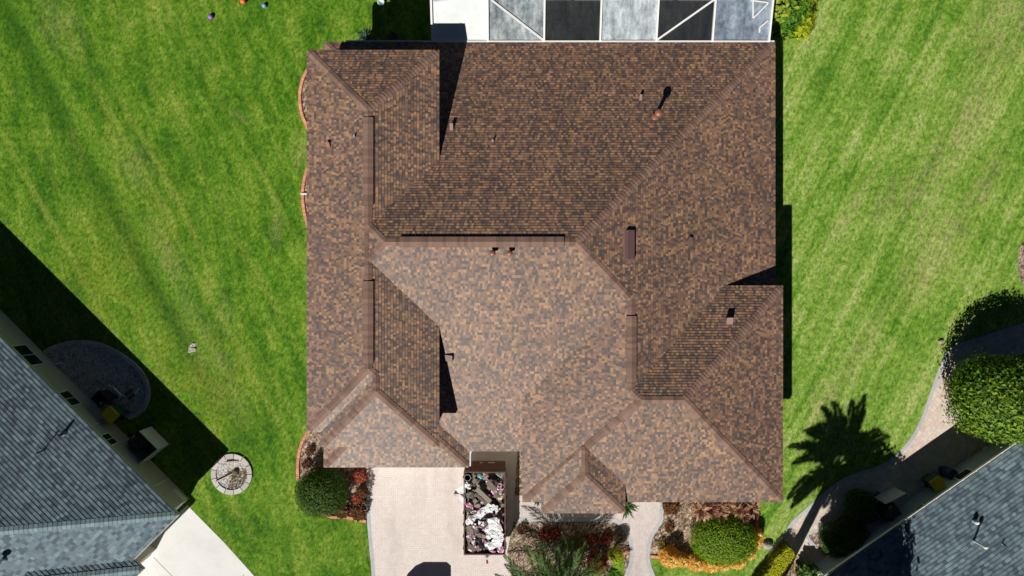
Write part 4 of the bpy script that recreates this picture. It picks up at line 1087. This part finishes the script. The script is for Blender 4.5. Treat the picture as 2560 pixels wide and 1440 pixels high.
fr_list = [(R(90+o), R(e), R(d), l) for o, e, d, l in ((-7, 24, 48, 1.0), (13, 26, 50, 1.02), (29, 20, 44, 1.0), (48, 22, 42, 1.12), (66, 20, 42, 1.05), (86, 20, 45, 1.0), (-25, 22, 46, 1.04), (-43, 20, 45, 1.0), (-62, 22, 45, .95), (-84, 22, 50, 1),
    (4, 52, 60, .8), (38, 54, 60, .8), (-34, 52, 60, .8), (20, 8, 30, .9), (-16, 8, 30, .9), (-52, 8, 30, .9), (57, 8, 30, .95), (0, 38, 60, .98), (22, 40, 60, .98), (52, 36, 56, 1), (-20, 38, 58, 1), (-50, 38, 56, 1), (74, 36, 56, 1), (-8, 64, 60, .85), (16, 66, 60, .85), (-30, 66, 60, .85), (46, 66, 60, .85), (120, 25, 55, 1), (150, 25, 55, 1), (180, 25, 55, 1), (-120, 25, 55, 1), (-150, 25, 55, 1))]
palm('date_palm', 'feathery green palm over the mulch bed at the bottom centre', (pc.x, pc.y), 1.5, fr_list, L=3.5, ll=.6, lw=.04, seed=21, nl=64)
def tallpalm(label, shx, shy, z, L, seed, n=34, name='tall_palm'):
    q = P(shx, shy); rn = random.Random(seed); b = (q.x-SX*z, q.y-SY*z)
    fl_ = [(k*2*math.pi/n+rn.uniform(-.12, .12), R(rn.uniform(5, 50)), R(rn.uniform(45, 80)), rn.uniform(.85, 1.1)) for k in range(n)]
    palm(name, label, b, z, fl_, L=L, ll=.62, lw=.085, seed=seed, nl=60, trunk_r=.24)
tallpalm('tall palm below the photo whose crown shades the lawn and curved path', 2095, 1162, 8.6, 2.9, 31, 42)
q = P(2168, 1432, 2.75)
bush('shade_tree', (q.x-SX*3.2, q.y-SY*3.2, 5.95), (1.6, 2.0, 1.5), 3600, .28, L_dark, 'leafy tree below the photo shading the right house roof corner', 'tree', seed=15, lump=.25, core=.8, trunk=True, ragged=.3)
bush('feathery_plant', P(2020, 1432, .5), (.5, .5, .45), 260, .3, L_palm, 'spiky yellow green plant at the bottom by the right path', 'plant', seed=14)

# ---------------------------------------------------------------- loose things around
def ball(name, u, v, r, c, label, cat='ball'):
    p = P(u, v, r); m = MB(); pr = [(max(.0001, r*math.sin(math.pi*k/12)), -r*math.cos(math.pi*k/12)) for k in range(13)]
    m.lathe(p, pr, 20); return tag(m.build(name, simple(name+'_'+label.split()[0], c, .4), org=(p.x, p.y, 0), smooth=True), label, cat)
ball('ball', 526, 42, .13, (.36, .13, .75), 'purple ball lying on the upper left lawn')
ball('ball', 607, 3, .15, (.85, .17, .05), 'orange ball at the top edge of the left lawn')
ball('ball', 660, 14, .12, (.22, .38, .72), 'light blue ball on the upper left lawn')
p = P(954, 9, 0); m = MB(); m.lathe(p, [(.09, .02), (.16, .03), (.19, .24), (.165, .25), (.1, .08), (.001, .07)], 20); tag(m.build('bowl', simple('pale_mint', (.65, .78, .74), .4), org=p, smooth=True), 'round pale bowl at the edge of the rear shadow', 'bowl')
def rock(u, v, r, label, seed, flat=.7):
    rn = random.Random(seed); c = P(u, v); m = MB(); nn, mm = 12, 7
    off = [(Vector((rn.gauss(0, 1), rn.gauss(0, 1), rn.gauss(0, 1))).normalized(), rn.uniform(-.25, .3)) for _ in range(14)]
    ringz = []
    for a in range(mm+1):
        th = math.pi*a/mm; row = []
        for b in range(nn):
            ph = 2*math.pi*b/nn; d = Vector((math.sin(th)*math.cos(ph), math.sin(th)*math.sin(ph), math.cos(th))); k = 1+sum(o*max(0, d.dot(l)) ** 3 for l, o in off)
            row.append(c+Vector((d.x*r*k, d.y*r*k*.85, max(0, r*.35+d.z*r*k*flat))))
        ringz.append(row)
    for a in range(mm):
        for b in range(nn): m.face([ringz[a][b], ringz[a+1][b], ringz[a+1][(b+1) % nn], ringz[a][(b+1) % nn]], rn.random())
    tag(m.build('rock', M_rock, org=c), label, 'rock')
rock(1917, 1362, .26, 'grey rock on the grass left of the curved stone edging', 1); rock(2351, 853, .14, 'small tan stone on the right lawn above the path', 2)
m = MB(); p = P(2090, 1424, .2); m.box(p, (.75, .5, .4), R(-40), bev=.04); tag(m.build('utility_box', M_white, org=(p.x, p.y, 0)), 'white box at the corner of the right house', 'box')

def bin_(label, u, v, rz, body, lid, zt=1.08, w=.62, d=.72, open_=False, name='wheelie_bin'):
    c = P(u, v, zt); c.z = 0; t = thing(name, label, 'bin', c); rot = Matrix.Rotation(rz, 3, 'Z')
    def L(x, y, z): return c+rot @ Vector((x, y, z))
    m = MB(); lo = [L(x, y, .08) for x, y in ((-w*.38, -d*.36), (w*.38, -d*.36), (w*.38, d*.36), (-w*.38, d*.36))]; hi = [L(x, y, zt-.06) for x, y in ((-w*.5, -d*.48), (w*.5, -d*.48), (w*.5, d*.48), (-w*.5, d*.48))]
    m.face(lo[::-1])
    for k in range(4): j = (k+1) % 4; m.face([lo[k], lo[j], hi[j], hi[k]])
    if open_:
        ins = [L(x, y, zt-.07) for x, y in ((-w*.43, -d*.41), (w*.43, -d*.41), (w*.43, d*.41), (-w*.43, d*.41))]; bt = [L(x, y, .35) for x, y in ((-w*.4, -d*.38), (w*.4, -d*.38), (w*.4, d*.38), (-w*.4, d*.38))]
        for k in range(4): j = (k+1) % 4; m.face([hi[k], hi[j], ins[j], ins[k]]); m.face([ins[k], ins[j], bt[j], bt[k]])
        m.face(bt)
    else: m.face(hi)
    m.build('body', body, t, c)
    if lid:
        m = MB(); prof = [(-d*.53, 0), (-d*.53, .05), (-d*.2, .075), (d*.25, .075), (d*.46, .045), (d*.53, .0)]
        for k in range(len(prof)-1):
            (ya, za), (yb, zb) = prof[k], prof[k+1]; m.face([L(-w*.53, ya, zt-.05+za), L(w*.53, ya, zt-.05+za), L(w*.53, yb, zt-.05+zb), L(-w*.53, yb, zt-.05+zb)])
        for s in (-1, 1): m.face([L(s*w*.53, y, zt-.05+z) for y, z in prof])
        m.box(L(0, .02, zt+.03), (w*.5, .025, .012), rz); m.box(L(0, -d*.2, zt+.03), (.12, .1, .012), rz)
        m.build('lid', lid, t, c)
    m = MB(); m.tube([L(-w*.42, -d*.56, zt-.1), L(w*.42, -d*.56, zt-.1)], .018, 8); m.build('handle', body, t, c)
    for s in (-1, 1):
        m = MB(); a = L(s*w*.36, -d*.40, .12); m.tube([a, a+rot @ Vector((s*.06, 0, 0))], .12, 14); m.build('wheel', M_tyre, t, c)
    return t
bin_('green wheelie bin with yellow lid in the left house\'s shade', 275, 1037, R(45), M_greenbin, M_yellow)
bin_('open dark bin holding a white bag beside the yellow lidded one', 246, 998, R(45), M_dark, None, open_=True)
bin_('green wheelie bin with yellow lid against the right house wall', 2346, 1212, R(35), M_greenbin, M_yellow)
p = P(252, 1010, .75); m = MB(); m.box(p, (.26, .26, .2), R(20), bev=.06); tag(m.build('bag', M_white, org=p), 'white bag lying inside the open dark bin', 'bag')
p = P(2384, 1187, .9); c = Vector((p.x, p.y, 0)); m = MB(); m.lathe(c, [(.26, 0), (.29, .3), (.27, .32), (.27, .58), (.29, .6), (.28, .88), (.26, .9), (.25, .84), (.001, .83)], 20); tag(m.build('barrel', M_bluebin, org=c, smooth=True), 'dark blue barrel right of the yellow lidded bin', 'barrel')
p = P(2466, 1124, .3); c = Vector((p.x, p.y, 0)); m = MB(); m.lathe(c, [(.2, 0), (.2, .05), (.12, .06), (.12, .3), (.2, .31), (.2, .36), (.06, .36), (.05, .3), (.001, .3)], 18); tag(m.build('hose_reel', M_pvc, org=c, smooth=True), 'pale hose reel beside the large bush', 'hose reel')
m = MB(); a, b = P(2440, 1135, .5), P(2500, 1128, .5); q = P(2468, 1140, .5); c = Vector((q.x, q.y, 0)); rt = Matrix.Rotation(math.atan2(d1.y, d1.x), 3, 'Z') @ Matrix.Rotation(R(-38), 3, 'X'); m.box((q.x, q.y, .42), (1.1, .9, .03), rot=rt); tag(m.build('wooden_board', simple('plywood', (.33, .24, .13), .8), org=c), 'tan plywood board leaning on the right house wall', 'board')

def ac(label, u, v, rz, s=.8, h=.85):
    c = P(u, v, h); c.z = 0; t = thing('air_conditioner', label, 'air conditioner', c); m = MB(); m.box(c+Vector((0, 0, h/2)), (s, s, h), rz, bev=.04); m.build('casing', M_dark, t, c)
    m = MB()
    for k in range(1, 6): m.lathe(c+Vector((0, 0, h+.01)), [(s*.075*k, 0), (s*.075*k, .012), (s*.075*k+.012, .012), (s*.075*k+.012, 0)], 20)
    m.build('fan_grille', M_steel, t, c); m = MB(); rot = Matrix.Rotation(rz, 3, 'Z'); m.box(c+rot @ Vector((s*.1, s*.43, h+.004)), (s*.3, .05, .01), rz); m.build('badge', M_pvc, t, c)
ac('dark air conditioner inside the white L shaped screen, left house', 342, 1106, R(45)); ac('black air conditioner against the right house wall', 2232, 1284, R(35))
def panel(label, pts, h, th=.05):
    pp = [P(*q) for q in pts]; m = MB(); c = pp[0].copy()
    for k in range(len(pp)-1):
        a, b = pp[k], pp[k+1]; d = (b-a); m.box(((a.x+b.x)/2, (a.y+b.y)/2, h/2+.03), (d.length+th*.9*(k == 0), th, h-.06*(k > 0)), math.atan2(d.y, d.x), bev=.01)
    return tag(m.build('privacy_screen', M_white, org=c), label, 'screen')
panel('white L shaped vinyl screen round the left air conditioner', ((379, 1067), (422, 1110), (360, 1160)), 1.2)
panel('pale vinyl screen panel beside the right air conditioner', ((2186, 1243), (2234, 1218)), 1.15)
m = MB(); p = P(136, 912, .2); c = Vector((p.x, p.y, 0)); m.lathe(P(124, 914), [(.12, 0), (.16, .28), (.13, .28), (.1, .2), (.001, .2)], 14); tag(m.build('flower_pot', M_bluebin, org=P(124, 914), smooth=True), 'dark pot on the gravel by the left house wall', 'pot')
m = MB(); m.box(P(142, 909, .07), (.5, .11, .08), R(8)); tag(m.build('splash_block', M_pvc, org=P(142, 909)), 'white downspout extension lying on the shaded gravel', 'downspout')
# hand cart on the gravel
c = P(310, 985); cart = thing('hand_cart', 'small white hand cart with dark wheels on the shaded gravel', 'cart', c)
m = MB(); m.tube([P(271, 962, .9), P(285, 970, .8), P(303, 988, .35), P(312, 990, .25)], .045, 8); m.tube([P(300, 985, .35), P(296, 1000, .2)], .035, 8); m.tube([P(337, 985, .3), P(346, 972, .3)], .04, 8); m.build('frame', M_pvc, cart, c)
for u, v in ((322, 980), (330, 990)):
    m = MB(); q = P(u, v, .22); pts = [q+Vector((.2*math.cos(a)*.7, .2*math.cos(a)*.7, .2*math.sin(a))) for a in [k*math.pi/8 for k in range(17)]]; m.tube(pts, .035, 6, cap=False); m.build('wheel', M_tyre, cart, c)

# ---------------------------------------------------------------- dump trailer
zt = 1.5
T0, T1 = P(1159, 1180, zt), P(1264, 1388, zt); x0, x1, yN, yS = T0.x, T1.x, T0.y, T1.y
tc = Vector(((x0+x1)/2, (yN+yS)/2, 0)); tr = thing('dump_trailer', 'rusty dump trailer heaped with torn roofing debris on the driveway', 'trailer', tc)
def sidewall(name, a, b, c_, d, z0, z1, mt): m = MB(); m.prism([(a, c_), (b, c_), (b, d), (a, d)], z0, z1); return m.build(name, mt, tr, tc)
th = .06
sidewall('side_wall', x0, x0+th, yS, yN, .55, zt, M_rust); sidewall('side_wall', x1-th, x1, yS, yN, .55, zt, M_rust); sidewall('front_wall', x0+th, x1-th, yS, yS+th, .55, zt-.003, M_rust); sidewall('tailgate', x0+th, x1-th, yN-th, yN, .55, zt-.003, M_rust)
m = MB(); m.prism([(x0+.05, yN+.005), (x1-.02, yN+.005), (x1-.02, yN+.34), (x0+.1, yN+.34)], .5, lambda x, y: 1.15-(y-yN)*1.2); m.build('rear_ramp', M_rust, tr, tc)
m = MB(); m.prism([(x0, yS), (x1, yS), (x1, yN), (x0, yN)], .45, .548); m.build('bed_floor', M_rust, tr, tc)
for k in range(7):
    yy = yS+(yN-yS)*(k+.5)/7
    m = MB(); m.box((x0-.022, yy, 1.02), (.04, .07, .9)); m.box((x1+.022, yy, 1.02), (.04, .07, .9)); m.build('stake', M_rust, tr, tc)
for sx, xx in ((-1, x0), (1, x1)):
    for yy in (tc.y-.42, tc.y+.42):
        m = MB(); a = Vector((xx-sx*.2, yy, .36)); m.tube([a, a+Vector((sx*.16, 0, 0))], .36, 22); w_ = m.build('wheel', M_tyre, tr, tc)
        m = MB(); m.tube([a+Vector((sx*.155, 0, 0)), a+Vector((sx*.18, 0, 0))], .2, 16); m.build('rim', M_steel, w_, tc)
m = MB(); hx = P(1218, 1388, .5).x; m.box((hx, yS-.12, .5), (.5, .25, .1)); m.prism([(hx-.45, yS), (hx+.45, yS), (hx+.08, yS-.5), (hx-.08, yS-.5)], .44, .54); m.tube([(hx, yS-.35, .3), (hx, yS-.35, .95)], .05, 10); m.build('tongue', M_steel, tr, tc)
m = MB(); m.tube([(hx, yS-.48, .92), (hx+.02, yS-.66, .95)], [.05, .06], 10); m.build('jack_handle', simple('red_paint', (.5, .04, .04), .4), tr, tc)
m = MB(); m.box(((x0+x1)/2+.35, yN+.36, 1.0), (.36, .03, .05)); m.box(((x0+x1)/2-.2, yN+.36, 1.0), (.16, .03, .04)); m.build('latch', M_pvc, tr, tc)
# debris
rn = random.Random(5)
def hz(x, y): 
    f = (x-x0)/(x1-x0); g_ = (y-yS)/(yN-yS)
    return 1.33+.16*math.sin(f*3.14)*math.sin(min(1, g_*1.1)*3.14)+.06*math.sin(x*9+y*5)+.05*math.sin(y*11-x*4)
M_debris = chips('dark_rubble', [(0, (.05, .044, .04)), (.4, (.15, .128, .105)), (.75, (.26, .22, .185)), (.92, (.5, .46, .45))], 9, .5, .03)
m = MB(); nx_, ny_ = 22, 44
gp = [[Vector((x0+th+.004+(x1-x0-2*th-.008)*i/nx_, yS+th+.004+(yN-yS-2*th-.008)*j/ny_, 0)) for i in range(nx_+1)] for j in range(ny_+1)]
for row in gp:
    for q in row: q.z = hz(q.x, q.y)-.05+rn.uniform(-.03, .03)
for j in range(ny_):
    for i in range(nx_): m.face([gp[j][i], gp[j][i+1], gp[j+1][i+1], gp[j+1][i]])
tag(m.build('debris_heap', M_debris, org=tc), 'dark mixed rubble filling the trailer under the scraps', 'debris', kind='stuff')
M_scrap = tintmat('old_grey_brown_shingle', (.09, .074, .06), (.27, .225, .18)); M_paper = simple('white_plastic_film', (.82, .82, .82), .5, .4, var=.04)
M_mag = NT('pink_printed_wrapper', .5); _v = M_mag.noise(M_mag.obj(), 9, 2, .5); M_mag = M_mag.col(M_mag.ramp(_v, [(.0, (.82, .78, .8)), (.44, (.8, .74, .78)), (.46, (.5, .04, .3)), (.6, (.62, .22, .45)), (.64, (.82, .8, .82))], 'CONSTANT'))
M_felt = simple('black_felt', (.018, .018, .02), .8, .2, var=.4)
def crumple(m, c, r, rn, n=7, amp=.35, up=.1):
    c = Vector(c); top = c+Vector((rn.uniform(-.3, .3)*r, rn.uniform(-.3, .3)*r, up)); pts = []
    for k in range(n):
        a = 2*math.pi*k/n+rn.uniform(-.3, .3); q = r*rn.uniform(1-amp, 1+amp); pts.append(c+Vector((q*math.cos(a), q*math.sin(a), rn.uniform(-.03, .05))))
    for k in range(n):
        a, b = pts[k], pts[(k+1) % n]; mid = (a+b)/2*.55+top*.45+Vector((0, 0, rn.uniform(-.05, .05)))
        tq = rn.random(); m.face([a, b, mid], tq); m.face([a, mid, top], tq*.8); m.face([mid, b, top], rn.random())
def inside(mg_=.15): return rn.uniform(x0+th+mg_, x1-th-mg_), rn.uniform(yS+th+mg_, yN-th-mg_)
for i in range(100):
    x, y = inside(.16)
    m = MB(); w_, l_ = rn.uniform(.12, .26), rn.uniform(.2, .42); rt = Matrix.Rotation(rn.uniform(0, 3.14), 3, 'Z') @ Matrix.Rotation(rn.gauss(0, .25), 3, 'X') @ Matrix.Rotation(rn.gauss(0, .2), 3, 'Y')
    z = hz(x, y)+rn.uniform(-.01, .05); m.box((x, y, z), (w_, l_, .018), rot=rt, t=rn.random())
    tag(m.build('shingle_scrap', M_scrap, org=(x, y, z)), 'grey brown torn shingle scrap lying loose in the debris trailer', 'shingle scrap', 'torn shingle scraps in the trailer')
def brd(lab, a, b, w, z, t, cat='board'):
    z += .14; A, B = P(*a, z), P(*b, z); d = B-A; m = MB(); m.box((A+B)/2, (d.length, w, .035), rot=Matrix.Rotation(math.atan2(d.y, d.x), 3, 'Z') @ Matrix.Rotation(.12, 3, 'X'), t=t, bev=.008); tag(m.build('debris_board', M_scrap, org=(A+B)/2), lab, cat)
brd('long olive brown board lying diagonal across the trailer heap', (1191, 1222), (1226, 1255), .26, 1.48, .95); brd('wide dark brown board lying right of the olive one', (1219, 1204), (1238, 1226), .3, 1.49, .45); brd('narrow brown board below left of the diagonal one', (1194, 1240), (1214, 1258), .14, 1.46, .3)
brd('grey brown board at the trailer\'s lower left', (1168, 1325), (1184, 1325), .5, 1.35, .7); brd('brown board lying beside the trailer\'s left rim', (1166, 1240), (1180, 1236), .3, 1.36, .5)
for i in range(105):
    x, y = inside(.12)
    if rn.random() < .45: y = rn.choice((P(0, 1275, zt).y, P(0, 1232, zt).y, P(0, 1368, zt).y))+rn.gauss(0, .22); y = min(yN-.2, max(yS+.2, y))
    if x < (x0+x1)/2+.15 and y > yN-1.75 and rn.random() < .8: y -= 1.75; y = max(yS+.2, y)
    m = MB(); z = hz(x, y)+.05; crumple(m, (x, y, z), rn.uniform(.06, .17), rn, rn.choice((5, 6, 7)), .5, .05)
    tag(m.build('torn_wrapper', M_mag if rn.random() < .72 else M_paper, org=(x, y, z)), 'crumpled white and pink wrapper among the trailer debris', 'wrapper', 'torn wrappers in the trailer')
def film(lab, blobs, mat, name='plastic_sheet', seed=1, up=.05):
    r2 = random.Random(seed); m = MB()
    for (u, v, r, z) in blobs: crumple(m, P(u, v, z+.1), r, r2, 11, .22, up)
    p = P(blobs[0][0], blobs[0][1], blobs[0][3]); tag(m.build(name, mat, org=p), lab, 'plastic sheet')
film('big crumpled white plastic sheet filling the trailer\'s lower right', [(1235, 1310, .36, 1.5), (1238, 1332, .36, 1.5), (1225, 1322, .28, 1.47), (1246, 1320, .24, 1.5), (1243, 1355, .3, 1.48), (1230, 1365, .24, 1.46), (1246, 1342, .28, 1.5), (1222, 1338, .2, 1.46)], M_paper, seed=2)
film('white plastic band crossing the middle of the trailer heap', [(1222, 1270, .24, 1.5), (1235, 1273, .24, 1.5), (1210, 1276, .22, 1.47), (1200, 1287, .22, 1.45), (1190, 1293, .2, 1.43), (1178, 1299, .2, 1.42), (1170, 1304, .16, 1.4)], M_paper, seed=3)
film('black roofing felt crumpled beside the big white sheet', [(1204, 1305, .2, 1.44), (1198, 1345, .2, 1.42), (1205, 1362, .2, 1.4), (1218, 1292, .14, 1.48), (1250, 1290, .16, 1.48), (1234, 1281, .13, 1.5), (1200, 1330, .12, 1.42), (1190, 1300, .12, 1.42)], M_felt, 'roofing_felt', 4)
film('white sheet scrap lying at the trailer\'s upper left rim', [(1167, 1212, .15, 1.46), (1173, 1220, .1, 1.46)], M_paper, 'plastic_scrap', 5)
film('teal striped plastic scrap at the trailer\'s top edge', [(1199, 1190, .11, 1.42), (1204, 1194, .1, 1.42), (1249, 1188, .1, 1.42)], simple('teal_plastic', (.25, .6, .62), .5, var=.5, scale=20), 'plastic_scrap', 6)
film('cream packaging foam piece at the trailer\'s right rim', [(1251, 1232, .1, 1.48), (1250, 1245, .12, 1.48), (1256, 1240, .08, 1.48)], simple('cream_foam', (.75, .68, .45), .7), 'foam_piece', 7)
p = P(1169, 1193, 1.45); m = MB(); m.lathe(Vector((p.x, p.y, 1.18)), [(.13, 0), (.16, .36), (.175, .37), (.165, .385), (.15, .37), (.12, .02), (.001, .02)], 22); tag(m.build('bucket', simple('dark_bucket_pale_rim', (.05, .05, .05), .5), org=(p.x, p.y, 1.18), smooth=True), 'dark round bucket standing in the trailer\'s upper left corner', 'bucket')
m = MB(); m.lathe(Vector((p.x, p.y, 1.564)), [(.155, 0), (.18, .0), (.18, .02), (.155, .02), (.155, 0)], 24); rim_ = m.build('rim', M_steel, [o for o in bpy.data.objects if o.name.startswith('bucket')][0], (p.x, p.y, 1.18))
m = MB(); r2 = random.Random(8)
for (u, v, rr__) in ((481, 863, .15), (477, 871, .14), (474, 878, .1), (483, 874, .16)): crumple(m, P(u, v, .03), rr__, r2, 9, .3, .03)
tag(m.build('dead_grass', L_straw if False else simple('bleached_thatch', (.5, .47, .38), .9, var=.4, scale=20), org=P(480, 870)), 'pale bleached clump of dead grass alone in the left lawn', 'dead grass')
# bent sheet metal hanging over the trailer's left rim
def bent(m, a, b, c_, d, za, zb):
    for i in range(8):
        f0, f1 = i/8, (i+1)/8
        def q(s, e, f): A, B = P(*s, 0), P(*e, 0); x = s[0]+(e[0]-s[0])*f; y = s[1]+(e[1]-s[1])*f; z = za+(zb-za)*f+.14*math.sin(f*3.14); return P(x, y, z)
        m.face([q(a, b, f0), q(a, b, f1), q(c_, d, f1), q(c_, d, f0)], .5)
m = MB(); bent(m, (1163, 1212), (1137, 1226), (1163, 1232), (1146, 1230), 1.5, 1.0); bent(m, (1163, 1247), (1136, 1238), (1163, 1262), (1134, 1237), 1.5, .95)
p = P(1163, 1232, 1.5); tag(m.build('metal_flashing', simple('bent_white_metal', (.78, .78, .78), .35, .5, var=.04), org=p), 'bent white metal flashing hanging over the trailer\'s left rim', 'flashing')
m = MB(); bent(m, (1163, 1234), (1134, 1236), (1163, 1247), (1138, 1226), 1.52, 1.02); tag(m.build('metal_flashing', simple('dark_grey_metal', (.05, .05, .055), .4, .5), org=p), 'dark curled metal sheet between the white flashings on the rim', 'flashing')

# ---------------------------------------------------------------- parked van just below the frame (its shadow shows on the driveway)
c = Vector((-5.15, -19.25, 0)); tk = thing('parked_van', 'dark blue van parked on the driveway below the photo', 'van', c)
M_car = NT('dark_blue_car_paint', .25, .6).col((.02, .03, .06))
def sect(m, secs):             # loft of rounded sections (y, halfwidth, z0, z1, halfwidth at top)
    rg = []
    for y, w, za, zb, wt in secs: rg.append([c+Vector((x*1.12, y, z)) for x, z in ((-w, za), (w, za), (w, za+(zb-za)*.55), (wt, zb-.2), (wt-.3, zb), (-wt+.3, zb), (-wt, zb-.2), (-w, za+(zb-za)*.55))])
    for a in range(len(rg)-1):
        for b in range(8): d = (b+1) % 8; m.face([rg[a][b], rg[a+1][b], rg[a+1][d], rg[a][d]])
    m.face(rg[0][::-1]); m.face(rg[-1])
m = MB(); sect(m, [(2.55, .95, .4, 1.15, .9), (2.5, 1.0, .35, 1.75, .82), (2.35, 1.0, .35, 1.9, .84), (-.6, 1.0, .35, 1.93, .84), (-1.0, 1.0, .35, 1.85, .84), (-1.7, 1.0, .35, 1.25, .9), (-2.5, .95, .35, 1.0, .85), (-2.65, .85, .4, .8, .75)][::-1]); m.build('body', M_car, tk, c, smooth=True)
m = MB(); m.face([c+Vector(q) for q in ((-.7, -1.66, 1.31), (.7, -1.66, 1.31), (.66, -1.06, 1.83), (-.66, -1.06, 1.83))]); m.build('windscreen', M_glass, tk, c)
m = MB(); m.face([c+Vector(q) for q in ((-.66, 2.535, 1.2), (.66, 2.535, 1.2), (.62, 2.52, 1.62), (-.62, 2.52, 1.62))][::-1]); m.build('rear_window', M_glass, tk, c)
for sx in (-1, 1):
    for yy in (1.55, -1.6):
        m = MB(); a = c+Vector((sx*.84, yy, .36)); m.tube([a, a+Vector((sx*.2, 0, 0))], .36, 20); m.build('wheel', M_tyre, tk, c)
    m = MB(); m.box(c+Vector((sx*.62, -2.6, .72)), (.3, .08, .14)); m.build('headlight', M_pvc, tk, c)
    m = MB(); m.box(c+Vector((sx*.86, 2.54, 1.0)), (.14, .04, .3)); m.build('tail_light', simple('red_lens', (.4, .02, .02), .3), tk, c)
